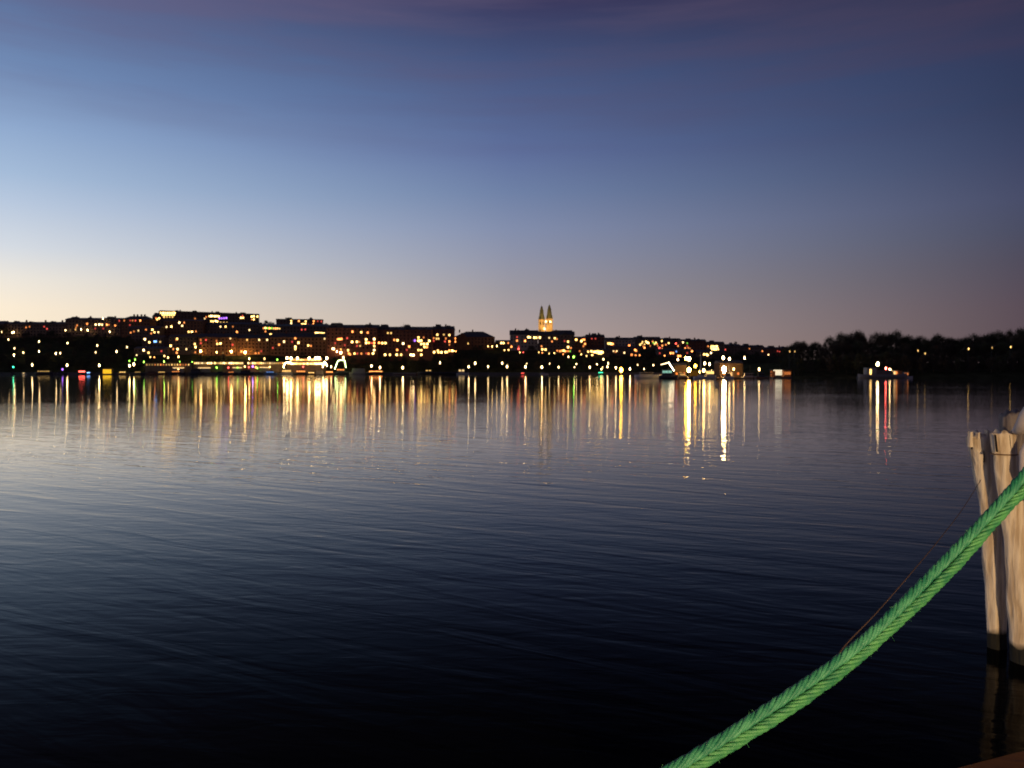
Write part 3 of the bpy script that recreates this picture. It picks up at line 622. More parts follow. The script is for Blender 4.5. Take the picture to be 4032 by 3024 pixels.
island_row(368, 40, 3075, 4120, .84, 'tree in the middle of the dark island wood', 'middle trees of the island')
island_row(345, 64, 3085, 4120, .48, 'low dark tree along the island shore', 'shore trees of the island')
# ------------------------------------------------------------------ boats
white_hull = mat('white_hull', (.5, .5, .5), .35, .1, 1); dark_hull = mat('dark_hull', (.03, .03, .04), .4, .3, 1)
wood_hull = mat('brown_hull', (.2, .09, .04), .5, .3, 1); blue_hull = mat('blue_canvas', (.12, .22, .38), .6, .2, 1)
tarp = mat('pale_tarpaulin', (.42, .36, .3), .9, .2, 1)
def hull_mb(Lh, Wd, Hh):
    secs = [(-.5, .72, .0), (-.35, .9, .0), (0, 1, 0), (.25, .82, .05), (.4, .45, .16), (.5, .03, .3)]
    mb = MB(); vs = []
    for t, wf, rise in secs:
        z1 = Hh * (1 + rise); hw = Wd / 2 * wf
        vs += [(t * Lh, 0, -.4), (t * Lh, hw * .72, -.1), (t * Lh, hw, z1), (t * Lh, hw * .9, z1 + .02), (t * Lh, -hw * .9, z1 + .02), (t * Lh, -hw, z1), (t * Lh, -hw * .72, -.1)]
    fs = []
    for i in range(len(secs) - 1):
        for k in range(7): fs.append((i * 7 + k, i * 7 + (k + 1) % 7, i * 7 + 7 + (k + 1) % 7, i * 7 + 7 + k))
    fs.append(tuple(range(7))[::-1]); fs.append(tuple(35 + k for k in range(7)))
    return mb.add(vs, fs)
def boat(px, wpx, Y, label, hm=dark_hull, cabin=.5, ch_=1.6, cm=None, win=None, mast=0, rz=0, name='motor_boat', cat='boat', group='boats moored along the far quay', nwin=4, hh=None, wst=2.0, mlight=None):
    p = P(px, 1480, Y); Lh = wpx * Y / F; Hh = hh or max(.8, Lh * .13); Wd = max(2.2, Lh * .3)
    e = empty(name, (p.x, Y, 0), rz, label, cat, group)
    hull_mb(Lh, Wd, Hh).build('hull', hm, e, True)
    if cabin:
        c0, c1 = -.34 * Lh, (-.34 + cabin) * Lh; cw = Wd * .34
        cb = MB().box(c0, c1, -cw, cw, Hh, Hh + ch_, tx=Lh * .02, ty=.15).build('cabin', cm or hm, e)
        MB().box(c0 - .1, c1 + .1, -cw - .05, cw + .05, Hh + ch_ + .003, Hh + ch_ + .12).build('cabin_roof', cm or hm, e)
        for k in range(nwin):
            xx = c0 + (c1 - c0) * (k + .5) / nwin; hw_ = (c1 - c0) / nwin * .34; g_ = glow(win, wst) if win else dark_glass
            MB().box(xx - hw_, xx + hw_, -cw - .03, -cw + .2, Hh + ch_ * .42, Hh + ch_ * .82).build('cabin_window', g_, cb)
    if mast: MB().tube([(.05 * Lh, 0, Hh), (.05 * Lh, 0, Hh + mast)], [.09, .04], 6).build('mast', iron, e)
    if mlight:
        hue, st, zz, sz = mlight; MB().ell((.05 * Lh, -.2, Hh + zz), sz, sz, sz * 1.4).build('mast_light', glow(hue, st), e)
    return e
Q = 684
boat(52, 20, Q, 'small boat with a thin teal mast light near the left edge', win=None, mast=7, mlight=('t', 12, 6, .45), hm=dark_hull)
boat(97, 18, Q, 'little white boat left of the first bright quay lamp', hm=white_hull, cabin=.4, ch_=1, cm=white_hull, win='w', nwin=2, wst=3)
boat(175, 70, Q, 'long dark boat with a faint warm window strip', cabin=.7, win='y', nwin=6, wst=.8)
boat(245, 40, Q, 'dark boat with a violet lamp', cabin=.5, win=None, mlight=('v', 4, 3.5, .6), mast=3.4)
boat(326, 42, Q, 'boat glowing with red lights', cabin=.6, win='r', nwin=4, wst=9, ch_=2.6, cm=wood_hull)
boat(352, 26, Q, 'small boat with two bluish white lights beside the red lit boat', cabin=.5, win='b', nwin=2, wst=5)
boat(486, 44, Q, 'brown boat just right of the yellow kiosk', hm=wood_hull, cabin=.6, win='y', nwin=3, wst=2)
boat(548, 44, Q, 'dark boat before the first very bright quay lamps', cabin=.5, win='y', nwin=4, wst=.6)
boat(600, 46, Q, 'dark rounded boat right of the black shrub', cabin=.55, win=None, hm=wood_hull)
boat(640, 44, Q, 'brown boat under the third very bright quay lamp', hm=wood_hull, cabin=.6, win='y', nwin=4, wst=1.2)
boat(700, 60, Q, 'dark low boat with a single cream light', cabin=.5, win='o', nwin=4, wst=1.5, mlight=('y', 12, 3, .4), mast=3)
boat(775, 62, Q, 'tall black boat left of the cafe lights', cabin=.6, ch_=3, win=None, hh=2)
boat(870, 40, Q, 'small dark boat under a white lamp', cabin=.5, win=None)
boat(915, 42, Q, 'dark boat with an orange cockpit', cabin=.5, win='o', nwin=3, wst=1.2)
boat(970, 62, Q, 'black boat beneath the orange awning', cabin=.6, win=None, ch_=2.2)
boat(1066, 50, Q - 6, 'sleek blue and white motor boat with canopy', hm=blue_hull, cm=blue_hull, cabin=.6, ch_=1.5, win='b', nwin=3, wst=.8)
boat(1128, 48, Q, 'grey cabin boat under the white lit arch', hm=white_hull, cm=tarp, cabin=.75, ch_=3, win='y', nwin=4, wst=1.5)
boat(1185, 50, Q, 'orange lit cruiser left of the covered boat', hm=dark_hull, cabin=.7, win='o', nwin=4, wst=2.5, ch_=2.4, cm=wood_hull)
boat(1226, 34, Q - 4, 'low boat with a long orange light strip', hm=wood_hull, cabin=.7, win='y', nwin=3, wst=3, ch_=1.4)
boat(1257, 36, Q, 'pale covered boat right of the orange lit cruiser', hm=tarp, cm=tarp, cabin=.8, ch_=2.4, win=None, nwin=0)
boat(1300, 42, Q, 'boat with orange lamps under the pointed light garland', hm=wood_hull, cabin=.6, win='o', nwin=4, wst=4, ch_=2)
gs = boat(1348, 62, Q, 'ship outlined by a greenish white light garland', hm=dark_hull, cabin=.5, ch_=3, win='o', nwin=3, wst=1.4, hh=2.5, name='garland_ship', cat='ship')
boat(1408, 62, Q, 'pale round covered boat right of the garland ship', hm=tarp, cm=tarp, cabin=.8, ch_=3.4, win=None, nwin=0, hh=2)
boat(1478, 70, Q, 'low boat with a row of small orange bulbs', hm=dark_hull, cabin=.75, ch_=1.4, win='o', nwin=9, wst=6)
boat(1600, 90, Q, 'flat barge lying at the yellow lit landing', hm=wood_hull, cabin=0, hh=1.2, name='barge')
boat(1745, 200, Q - 4, 'very long low black barge below the narrow brewery block', hm=dark_hull, cabin=.12, ch_=2, win='y', nwin=2, wst=1, hh=2.4, name='barge')
boat(1822, 50, Q - 8, 'grey boat with a rounded pale cabin at the end of the long barge', hm=white_hull, cm=tarp, cabin=.5, ch_=3.5, win='w', nwin=2, wst=1.2, hh=1.5)
boat(2060, 26, Q, 'tiny dark dinghy on the middle shore with two red lights', hm=dark_hull, cabin=.5, ch_=1, win='r', nwin=2, wst=5)
boat(2143, 34, Q, 'small pale boat drawn up under a middle shore lamp', hm=white_hull, cabin=.4, ch_=.9, win=None, rz=.3)
boat(2366, 30, Q, 'small boat with yellow and teal lights on the right of the middle shore', hm=dark_hull, cabin=.6, win='t', nwin=3, wst=4, mlight=('y', 18, 4, .5), mast=4)

# garlands: strings of small bulbs on wires
def garland(name, label, pts, Y, hue, st, rad, step, parent=None):
    P3 = [P(a, b_, Y) for a, b_ in pts]; o = P3[0].copy()
    if parent is None: e = empty(name, o, 0, label, 'light string')
    else: e = parent; o = Vector(parent.location)
    MB().tube([p - o for p in P3], .05, 4).build('wire', iron, e)
    bm_ = MB().ell((0, 0, 0), rad, rad, rad, 6, 4).mesh('bulb', glow(hue, st), True)
    for a, c in zip(P3, P3[1:]):
        k = max(1, int((c - a).length / step))
        for i in range(k): inst(bm_, 'bulb', e, a.lerp(c, (i + .5) / k) - o)
    return e
def c4(x, y): return (1100 + x * .1808, 1400 + y * .1808)
garland('garland', '', [c4(1205, 300), c4(1265, 140), c4(1240, 115), c4(1290, 100), c4(1420, 100), c4(1450, 270)], Q - 3, 'g', 0, .3, 99, gs) if 0 else None
gm = emit('pale_green_bulb', (.75, 1, .38), 14)
def bulbs(parent, pts, Y, m_, rad, step, nm='bulb'):
    o = Vector(parent.location); P3 = [P(a, b_, Y) for a, b_ in pts]
    MB().tube([p - o for p in P3], .05, 4).build('wire', iron, parent)
    me = MB().ell((0, 0, 0), rad, rad, rad, 6, 4).mesh(nm, m_, True)
    for a, c in zip(P3, P3[1:]):
        k = max(1, int((c - a).length / step))
        for i in range(k): inst(me, nm, parent, a.lerp(c, (i + .5) / k) - o)
bulbs(gs, [c4(1205, 300), c4(1265, 140), c4(1290, 100), c4(1420, 100), c4(1450, 270)], Q - 4, gm, .34, .95)
def arch(px_pts, label, Y=Q - 5):
    o = P(px_pts[0][0], px_pts[0][1], Y); o.z = 1.2
    e = empty('light_arch', o, 0, label, 'light string')
    for p in (px_pts[0], px_pts[-1]):
        q = P(p[0], p[1], Y) - o; MB().tube([(q.x, 0, 0), (q.x, 0, q.z)], .08, 5).build('post', iron, e)
    bulbs(e, px_pts, Y, glow('w', 30), .45, .8)
arch([c4(88, 270), c4(115, 175), c4(165, 145), c4(250, 150), c4(262, 190)], 'thick white arch of bulbs over the grey cabin boat', Q - 4)
arch([c4(940, 260), c4(985, 130), c4(1045, 230)], 'pointed white garland shaped like a letter A', Q - 4)

# floating restaurant ship with two decks
rs = empty('restaurant_ship', (P(1200, 1470, 697).x, 697, 2.0), 0, 'two decked restaurant building with a yellow strip below a row of white lamps', 'restaurant', None)
o = Vector(rs.location)
def rel(px, py, Y=697): return P(px, py, Y) - o
a, b_ = rel(1128, 1441), rel(1276, 1425)
MB().box(a.x, b_.x, 0, 8, 0, b_.z).build('lower_deck', plaster_b, rs)
a2, b2 = rel(1136, 1424), rel(1264, 1411)
MB().box(a2.x, b2.x, 2, 7.5, b_.z + .01, b2.z).build('upper_deck', plaster_b, rs)
MB().box(a2.x - .5, b2.x + .5, 1.2, 8, b2.z + .01, b2.z + .3).build('roof', slate, rs)
me = {}
for k in range(26):
    px = 1142 + k * 4.7; q = rel(px, 1417); hue = rnd.choice('yyyo'); st = rnd.choice((1.5, 3, 5))
    inst(win_mesh(.85, 1.1, glow(hue, st), (hue, st, 'u')), 'window', rs, (q.x, 1.98, q.z))
for k in range(20):
    px = 1134 + k * 7; q = rel(px, 1432); hue = rnd.choice('yyww'); st = rnd.choice((2, 4, 9))
    inst(win_mesh(1.2, 1.5, glow(hue, st), (hue, st, 'l')), 'window', rs, (q.x, -.02, q.z))
for i, x in enumerate((1675, 1725, 1805, 1950, 2030, 2055, 2080, 2170)):
    q = P(600 + x * .3165, 1180 + 728 * .3165, 697)
    lamp(600 + x * .3165, 1180 + 728 * .3165, 'w', 30, .85, 'white lamp in the row above the restaurant, %s from the left' % ORD[i], 'lamps above the restaurant', Y=694.6, pole=8)
# cafe pavilion along the quay
def pavilion(label, px0, px1, ytop, ybot, step, hues, sts, Y=699, row=1430):
    c = P((px0 + px1) / 2, 1470, Y); e = empty('quay_pavilion', (c.x, Y, 2.0), 0, label, 'pavilion')
    a = P(px0, ybot, Y) - e.location; bq = P(px1, ytop, Y) - e.location
    MB().box(a.x, bq.x, 0, 6, 0, bq.z).build('wall', plaster_y, e)
    MB().box(a.x - .6, bq.x + .6, -1.2, 6.5, bq.z + .01, bq.z + .35).build('roof', slate, e)
    px = px0 + step * .7
    while px < px1 - 2:
        q = P(px, row, Y) - e.location; hue = rnd.choice(hues); st = rnd.choice(sts)
        inst(win_mesh(1.0, 1.5, glow(hue, st), (hue, st, 'p')), 'window', e, (q.x, -.02, q.z)); px += step
    return e
pavilion('long quay pavilion with a row of bright cream windows left of the orange awning', 762, 962, 1424, 1455, 7.2, 'yyyww', (.8, 2.5, 6))
pavilion('quay pavilion with dimmer yellow windows between the awning and the arch', 972, 1118, 1424, 1455, 8.5, 'yyyow', (.8, 2, 5))
pavilion('dim brown pavilion behind the five brightest left lamps', 570, 755, 1428, 1455, 11, 'yooy', (.4, .8, 1.6), row=1436)
# small coloured lanterns over the cafe boats
for i, (x, y, hh_, s_, lb) in enumerate([(800, 845, 'g', 7, 'green lantern left of a white quay lamp'), (945, 845, 'r', 6, 'red lantern below the long cream pavilion'), (1060, 845, 'g', 3, 'dim green lantern below the long cream pavilion'),
        (1150, 832, 'y', 9, 'orange lantern at the right end of the long pavilion'), (1200, 840, 'r', 6, 'red lantern left of the violet lantern'), (1248, 832, 'v', 9, 'violet lantern over the cafe boats'),
        (1285, 840, 'o', 8, 'orange lantern beside the violet lantern'), (1305, 850, 'g', 6, 'green lantern right of the violet lantern'), (1460, 838, 'y', 8, 'yellow lantern above the blue and white boat'),
        (1875, 835, 'r', 6, 'red lantern right of the white arch')]):
    lamp(600 + x * .3165, 1180 + y * .3165, hh_, s_, .6, lb, 'coloured lanterns over the cafe boats', Y=695, name='lantern', pole=3)
# lit signs or strips on the pavilions
for i, (x0, x1, y) in enumerate([(680, 722, 1448), (780, 826, 1448), (915, 950, 1447), (1022, 1062, 1446)]):
    a = P(x0, y, 697); c = P(x1, y, 697)
    e = empty('lit_counter', ((a.x + c.x) / 2, 697, 2), 0, 'low cream lit serving counter on the quay, %s from the left' % ORD[i], 'counter', 'lit counters on the quay'); hw = (c.x - a.x) / 2
    MB().box(-hw, hw, 0, 1.6, 0, a.z - 2.5).build('counter_base', plaster_w, e); MB().box(-hw, hw, .2, 1.4, a.z - 2.49, a.z - 1.9).build('light_panel', glow('w', 1.6), e)
# yellow kiosk
p = P(422, 1466, Q + 2); e = empty('floating_kiosk', (p.x, Q + 2, 0.2), 0, 'small floating kiosk glowing solid yellow at the left', 'kiosk')
MB().box(-4.6, 4.6, -1, 4, -.5, .5).build('float', dark_hull, e)
MB().box(-4.0, 4.0, 0, 3.6, .503, 4.6).build('wall', plaster_y, e)
MB().gable(-4.3, 4.3, -.3, 3.9, 4.603, 5.6, hip=1).build('roof', mat('yellow_canvas', (.5, .3, .03), .8), e)
for r_ in range(3):
    for k in range(6): MB().box(-3.7 + k * 1.25, -2.65 + k * 1.25, -.06, .02, .9 + r_ * 1.25, 1.9 + r_ * 1.25).build('window', emit('kiosk_yellow', (1, .55, .02), 1.5), e)
MB().tube([(0, 1.8, 5.4), (0, 1.8, 7.4)], .1, 5).build('finial', iron, e)
# landing lit yellow
p = P(1597, 1466, 690); e = empty('landing_stage', (p.x, 688, 0), 0, 'low landing stage with a pale yellow lit edge', 'landing stage')
MB().box(-10, 10, -7, 0, .6, 1.3).build('deck', tarp, e)
for k in range(5): MB().tube([(-9 + k * 4.5, -6.6, -1), (-9 + k * 4.5, -6.6, .598)], .2, 6).build('pile', bark, e)

# ------------------------------------------------------------------ boatyard (nearer, right of centre)
YB = 300
pl = empty('pontoon', (P(2790, 1480, 310).x, 310, 0), 0, 'wooden boatyard pontoon under the brightest lamps', 'pontoon')
MB().box(-19, 24, -4, 6, .15, .6).build('deck', wood_hull, pl)
for k in range(8): MB().tube([(-18 + k * 5.8, -4.1, -1), (-18 + k * 5.8, -4.1, 1.3)], .16, 6).build('pile', bark, pl)
def shed(name, label, px0, px1, top, eave, Y, wall, dep=7, door=True, base=.6):
    a = P(px0, eave, Y); c = P(px1, eave, Y); W = c.x - a.x; H = a.z - base; HT = P(px0, top, Y).z - base
    e = empty(name, ((a.x + c.x) / 2, Y, base), 0, label, name.replace('_', ' '))
    MB().box(-W / 2, W / 2, 0, dep, 0, H).build('wall', wall, e)
    MB().gable(-W / 2 - .3, W / 2 + .3, -.3, dep + .3, H + .003, HT).build('roof', slate, e)
    if door: MB().box(-.5, .5, -.05, .02, .003, 2.0).build('door', plaster_w, e)
    for s_ in (-.3, .3): MB().box(W * s_ - .4, W * s_ + .4, -.05, .02, 1, 1.9).build('window', glow('o', .5), e)
    return e
shed('boat_shed', 'brownish boat shed left of the low brilliant lamp', 2655, 2704, 1428, 1438, 315, mat('brown_boards', (.05, .027, .014), .9))
shed('workshop', 'workshop wall glowing orange behind the brightest floodlight', 2834, 2925, 1418, 1430, 316, mat('dark_boards', (.045, .02, .006), .9), dep=9)
boat(2560, 120, 318, 'long pale grey hull lying left of the bulb string', hm=white_hull, cm=tarp, cabin=.45, ch_=.9, hh=1.6, group='boats in the boatyard', nwin=5)
cb = boat(2632, 74, YB, 'dark passenger boat with teal lit windows and a string of bulbs', hm=dark_hull, cabin=.5, ch_=2.4, win='q', nwin=6, wst=.6, hh=1.3, group='boats in the boatyard', name='passenger_boat')
bulbs(cb, [(2602, 1436), (2632, 1428)], YB - 1, emit('warm_bulb', (1, .72, .35), 9), .16, .42)
bulbs(cb, [(2632, 1426), (2655, 1461)], YB - 1, emit('warm_bulb_bright', (1, .8, .5), 16), .2, .42)
MB().tube([Vector(P(2602, 1436, YB - 1)) - cb.location, Vector((P(2602, 1436, YB - 1).x, YB - 1, 1)) - cb.location], .05, 5).build('mast', iron, cb)
MB().tube([Vector(P(2632, 1426, YB - 1)) - cb.location, Vector((P(2632, 1436, YB - 1).x, YB - 1, 1)) - cb.location], .05, 5).build('mast', iron, cb)
boat(2690, 40, YB + 4, 'small brown boat beside the boat shed', hm=wood_hull, cm=plaster_w, cabin=.5, ch_=1.4, win='y', nwin=3, wst=.8, group='boats in the boatyard')
yt = boat(2738, 46, YB + 2, 'boat under a bright yellow tarpaulin', hm=dark_hull, cabin=0, hh=1.1, group='boats in the boatyard')
MB().gable(-2.0, 1.7, -.8, .8, 1.12, 3.4, hip=.4).build('tarpaulin', mat('yellow_tarpaulin', (.75, .42, .02), .8, .2), yt)
sb = empty('sailing_boat', (P(2764, 1480, YB - 3).x, YB - 3, 0), 0, 'white sailing boat with a tall pale mast and hoisted narrow sail', 'sailing boat', 'boats in the boatyard')
hull_mb(6.5, 2.2, 1.0).build('hull', white_hull, sb, True)
MB().box(-1.6, .8, -.6, .6, 1.02, 1.6, tx=.2, ty=.1).build('cabin', white_hull, sb)
zt = P(2757, 1384, YB - 3).z
xm = P(2758, 1440, YB - 3).x - sb.location.x
MB().tube([(xm, 0, 1.0), (xm, 0, zt)], [.07, .04], 6).build('mast', white_hull, sb)
MB().tube([(xm + .1, 0, 1.9), (xm + .15, 0, 4), (xm + .1, 0, zt - .8)], [.42, .36, .06], 8).build('sail', mat('sail_cloth', (.62, .58, .45), .9, .1), sb)
MB().tube([(xm, 0, 1.7), (xm + 2.3, 0, 1.75)], .06, 6).build('boom', iron, sb)
boat(2796, 48, YB + 1, 'white cabin boat lit brightly between the mast and the brightest floodlight', hm=white_hull, cm=white_hull, cabin=.62, ch_=2.2, win='y', nwin=4, wst=2.5, hh=1.1, group='boats in the boatyard')
boat(2868, 42, YB, 'grey motor boat right of the brightest floodlight', hm=white_hull, cm=tarp, cabin=.5, ch_=1.3, group='boats in the boatyard')
boat(2950, 60, YB + 8, 'dim grey boat with a leaning pale pole', hm=white_hull, cm=tarp, cabin=.6, ch_=1.4, mast=4.5, group='boats in the boatyard')
boat(3000, 44, YB + 8, 'black boat under the lone white lamp', hm=dark_hull, cabin=.5, ch_=1.6, group='boats in the boatyard')
# houseboat
hb = empty('houseboat', (P(3077, 1480, 318).x, 318, 0), 0, 'houseboat with one cream lit panel and orange wooden sides', 'houseboat')
k_ = 318 / F
MB().box(-38 * k_, 38 * k_, -1.5, 3.5, -.5, .75).build('float', dark_hull, hb)
MB().box(-36 * k_, -24 * k_, 0, 3, .753, 3.2).build('side_wall', mat('orange_boards', (.4, .14, .04), .8), hb); MB().box(10 * k_, 38 * k_, 0, 3, .753, 3.4).build('side_wall', MATS['orange_boards'], hb)
MB().box(-22 * k_, 1 * k_, -.3, 3, 1.4, 3.6).build('lit_panel', emit('cream_panel', (1, .88, .6), 1.0), hb)
for r_ in range(3): MB().box(-22 * k_, 1 * k_, -.36, -.305, 1.75 + r_ * .62, 1.82 + r_ * .62).build('crossbar', iron, hb)
MB().box(-38 * k_, 38 * k_, -.5, 3.3, 3.61, 3.8).build('roof', slate, hb)
for k in range(6): MB().box((12 + k * 4.2) * k_, (15 + k * 4.2) * k_, -.06, .02, 1.6, 2.8).build('window', glow('o', .55), hb)
# ferry
fe = empty('ferry', (P(3478, 1480, 318).x, 318, 0), 0, 'small ferry before the dark island with white mast light and red side light', 'ferry')
o = Vector(fe.location)
def fr(px, py, Y=318): return P(px, py, Y) - o
hull_mb(19.5, 5.2, 1.7).build('hull', mat('grey_hull', (.22, .2, .2), .5, .2), fe, True)
def fbox(nm, px0, px1, y0, y1, m_, d=3.2, y_=-1.6, par=None):
    a = fr(px0, y1); c = fr(px1, y0); return MB().box(a.x, c.x, y_, y_ + d, a.z, c.z).build(nm, m_, par or fe)
greyp = mat('grey_paint', (.3, .29, .28), .6, .15)
wh = fbox('wheelhouse', 3407, 3444, 1448, 1474, greyp)
fbox('deckhouse', 3446, 3504, 1457, 1475, mat('brown_paint', (.16, .12, .11), .7))
for k in range(6): fbox('window', 3417.5, 3424.5, 1453.5 + k * 3.7, 1456.3 + k * 3.7, glow('y', 4), .06, -1.66, wh)
fbox('window', 3513, 3517.5, 1462, 1486 - 8, glow('w', 1.4), .5, -1.7); fbox('window', 3520.5, 3525, 1462, 1478, glow('o', 1.5), .5, -1.7)
fbox('stern_cabin', 3509, 3529, 1458, 1461.5, greyp); fbox('stern_wall', 3509, 3529, 1478, 1482, greyp)
fbox('container', 3532, 3547, 1460, 1484, mat('orange_container', (.45, .2, .07), .7), 2.4, -1.2)
for px, yt, hue, st, sz, ry, nm in ((3455, 1433, 'w', 55, .5, 2.3, 'mast_light'), (3487, 1450, 'r', 40, .3, 2.6, 'red_light'), (3503, 1456, 'w', 30, .34, 2.4, 'deck_light')):
    q = fr(px, yt); MB().tube([(q.x, .2, 2), (q.x, .2, q.z + .5)], .06, 5).build('mast', iron, fe); MB().ell((q.x, -.2, q.z), sz, sz, sz * ry * .7).build(nm, glow(hue, st), fe, True)
boat(3572, 44, 320, 'small dim workboat behind the stern of the ferry', hm=white_hull, cm=tarp, cabin=.4, ch_=1.8, win='o', nwin=2, wst=.8, mast=4, group='boats beside the ferry')
boat(3388, 26, 322, 'little dark launch tied to the bow of the ferry', hm=dark_hull, cm=tarp, cabin=.3, ch_=1, group='boats beside the ferry')

# ------------------------------------------------------------------ mooring posts
def wood(name, c1, c2, warm):
    m = bpy.data.materials.new(name); m.use_nodes = True; n = m.node_tree.nodes; l = m.node_tree.links; b = n['Principled BSDF']; b.inputs['Roughness'].default_value = .75
    t = n.new('ShaderNodeTexCoord'); mp = n.new('ShaderNodeMapping'); mp.inputs['Scale'].default_value = (9, 9, .9); l.new(t.outputs['Object'], mp.inputs[0])
    g = n.new('ShaderNodeTexNoise'); g.inputs['Scale'].default_value = 2.2; g.inputs['Detail'].default_value = 8; l.new(mp.outputs[0], g.inputs['Vector'])
    r = n.new('ShaderNodeValToRGB'); r.color_ramp.elements[0].position = .36; r.color_ramp.elements[1].position = .56
    r.color_ramp.elements[0].color = (*c2, 1); r.color_ramp.elements[1].color = (*c1, 1); l.new(g.outputs[0], r.inputs[0])
    sp = n.new('ShaderNodeSeparateXYZ'); geo = n.new('ShaderNodeNewGeometry'); l.new(geo.outputs['Position'], sp.inputs[0])
    g2 = n.new('ShaderNodeTexNoise'); g2.inputs['Scale'].default_value = 7; l.new(geo.outputs['Position'], g2.inputs['Vector'])
    ms = n.new('ShaderNodeMath'); ms.operation = 'MULTIPLY_ADD'; l.new(g2.outputs[0], ms.inputs[0]); ms.inputs[1].default_value = .1; l.new(sp.outputs[2], ms.inputs[2])
    mr_ = n.new('ShaderNodeMapRange'); l.new(ms.outputs[0], mr_.inputs[0]); mr_.inputs[1].default_value = .21; mr_.inputs[2].default_value = .27
    mx = n.new('ShaderNodeMix'); mx.data_type = 'RGBA'; l.new(mr_.outputs[0], mx.inputs[0]); mx.inputs[6].default_value = (.006, .006, .004, 1); l.new(r.outputs[0], mx.inputs[7])
    l.new(mx.outputs[2], b.inputs['Base Color'])
    bp = n.new('ShaderNodeBump'); bp.inputs['Distance'].default_value = .035; l.new(g.outputs[0], bp.inputs['Height']); l.new(bp.outputs[0], b.inputs['Normal'])
    return m
greyw = wood('grey_post', (.22, .19, .18), (.10, .08, .08), 0)
pale = wood('weathered_post', (.85, .74, .58), (.52, .40, .27), 0); crack_m = mat('dark_crack', (.02, .012, .008), .9)
def post(name, label, cols, Y, seed, group='mooring posts in the water', wm_=None):
    """cols: (pixel y, pixel x left, pixel x right) down the post; a knotty round log, the last row is at the water"""
    r_ = random.Random(seed); nseg = 28; vs = []
    base = P((cols[-1][1] + cols[-1][2]) / 2, cols[-1][0], Y); o = Vector((base.x, Y, 0)); e = empty(name, o, 0, label, 'mooring post', group)
    rows = []
    for (y0, a0, b0), (y1, a1, b1) in zip(cols, cols[1:]):
        k = max(2, int((y1 - y0) / 22))
        for i in range(k):
            t = i / k; rows.append((y0 + (y1 - y0) * t, a0 + (a1 - a0) * t, b0 + (b1 - b0) * t))
    rows.append(cols[-1])
    ph = [r_.uniform(0, 6.28) for _ in range(6)]
    for i, (y, a, b_) in enumerate(rows):
        c = P((a + b_) / 2, y, Y); rad = (b_ - a) / 2 * Y / F
        for k in range(nseg):
            th = 2 * math.pi * k / nseg
            q = 1 + .045 * math.sin(3 * th + ph[0] + i * .03) + .03 * math.sin(5 * th + ph[1] + i * .05) + .035 * math.sin(i * .42 + ph[2] + th) + .025 * math.sin(i * .9 + ph[5] + 2 * th) + .012 * math.sin(9 * th + ph[3] + i * .05)
            if i < 2: q *= (.86, .97)[i]
            zj = .025 * math.sin(2 * th + ph[4]) + .018 * math.sin(5 * th + ph[5]) if i == 0 else 0
            vs.append((c.x - o.x + rad * q * math.cos(th), rad * q * math.sin(th), c.z + zj))
    zl = -1.2
    last = vs[-nseg:]; vs += [(x + .05, y, zl) for x, y, z in last]
    nr = len(rows) + 1; fs = [(i * nseg + (k + 1) % nseg, i * nseg + k, (i + 1) * nseg + k, (i + 1) * nseg + (k + 1) % nseg) for i in range(nr - 1) for k in range(nseg)]
    vs.append((vs[0][0] - rows[0][1] * 0, 0, sum(v[2] for v in vs[:nseg]) / nseg - .02)); cidx = len(vs) - 1
    cxm = sum(v[0] for v in vs[:nseg]) / nseg; vs[cidx] = (cxm, 0, vs[cidx][2])
    fs += [(cidx, k, (k + 1) % nseg) for k in range(nseg)]
    MB().add(vs, fs).build('log', wm_ or pale, e, True)
    return e
YP = 8.36
p1 = post('mooring_post', 'front left mooring post of pale timber with a split head', [(1706, 3826, 3898), (1722, 3812, 3906), (1745, 3813, 3906), (1775, 3822, 3905), (1830, 3834, 3913), (1900, 3843, 3922), (2000, 3861, 3930), (2100, 3868, 3940), (2200, 3872, 3947), (2280, 3878, 3955), (2400, 3884, 3957), (2500, 3890, 3958), (2560, 3892, 3960)], YP, 3)
p2 = post('mooring_post', 'right mooring post of pale timber, thicker and cut flat with a collar', [(1702, 3910, 3988), (1708, 3904, 3992), (1785, 3910, 3994), (1788, 3914, 4000), (1850, 3920, 4008), (2000, 3944, 4040), (2140, 3960, 4062), (2300, 3972, 4078), (2450, 3980, 4088), (2545, 3986, 4092), (2600, 3988, 4094)], YP - .42, 5)
p3 = post('mooring_post', 'taller grey mooring post standing behind the other two', [(1626, 3944, 4050), (1640, 3940, 4054), (1700, 3938, 4056), (1800, 3944, 4062), (2000, 3960, 4078), (2300, 3975, 4090), (2520, 3985, 4096)], YP + .45, 9, wm_=greyw)
def crack(e, pts, Y, wpx, front):
    o = Vector(e.location); mb = MB(); vs = []
    for i, (x, y) in enumerate(pts):
        p = P(x, y, Y - front) - o; wv = wpx[i] * Y / F / 2; vs += [(p.x - wv, p.y, p.z), (p.x + wv, p.y, p.z), (p.x + wv, p.y + .03, p.z), (p.x - wv, p.y + .03, p.z)]
    fs = [(i * 4 + k, i * 4 + (k + 1) % 4, i * 4 + 4 + (k + 1) % 4, i * 4 + 4 + k) for i in range(len(pts) - 1) for k in range(4)] + [(3, 2, 1, 0), tuple(len(vs) - 4 + k for k in range(4))]
    mb.add(vs, fs); mb.build('crack', crack_m, e)
crack(p1, [(3870, 1722), (3873, 1760), (3875, 1790), (3877, 1820)], YP, [2, 3.4, 2.6, 1], .117)
crack(p1, [(3829, 1712), (3826, 1740), (3830, 1770)], YP, [3, 3, 1], .09)
crack(p2, [(3922, 1712), (3926, 1750), (3929, 1780)], YP - .42, [1.6, 2, 1.6], .105)
crack(p2, [(3976, 1712), (3979, 1750), (3986, 1785)], YP - .42, [1.6, 2.2, 1.6], .105)
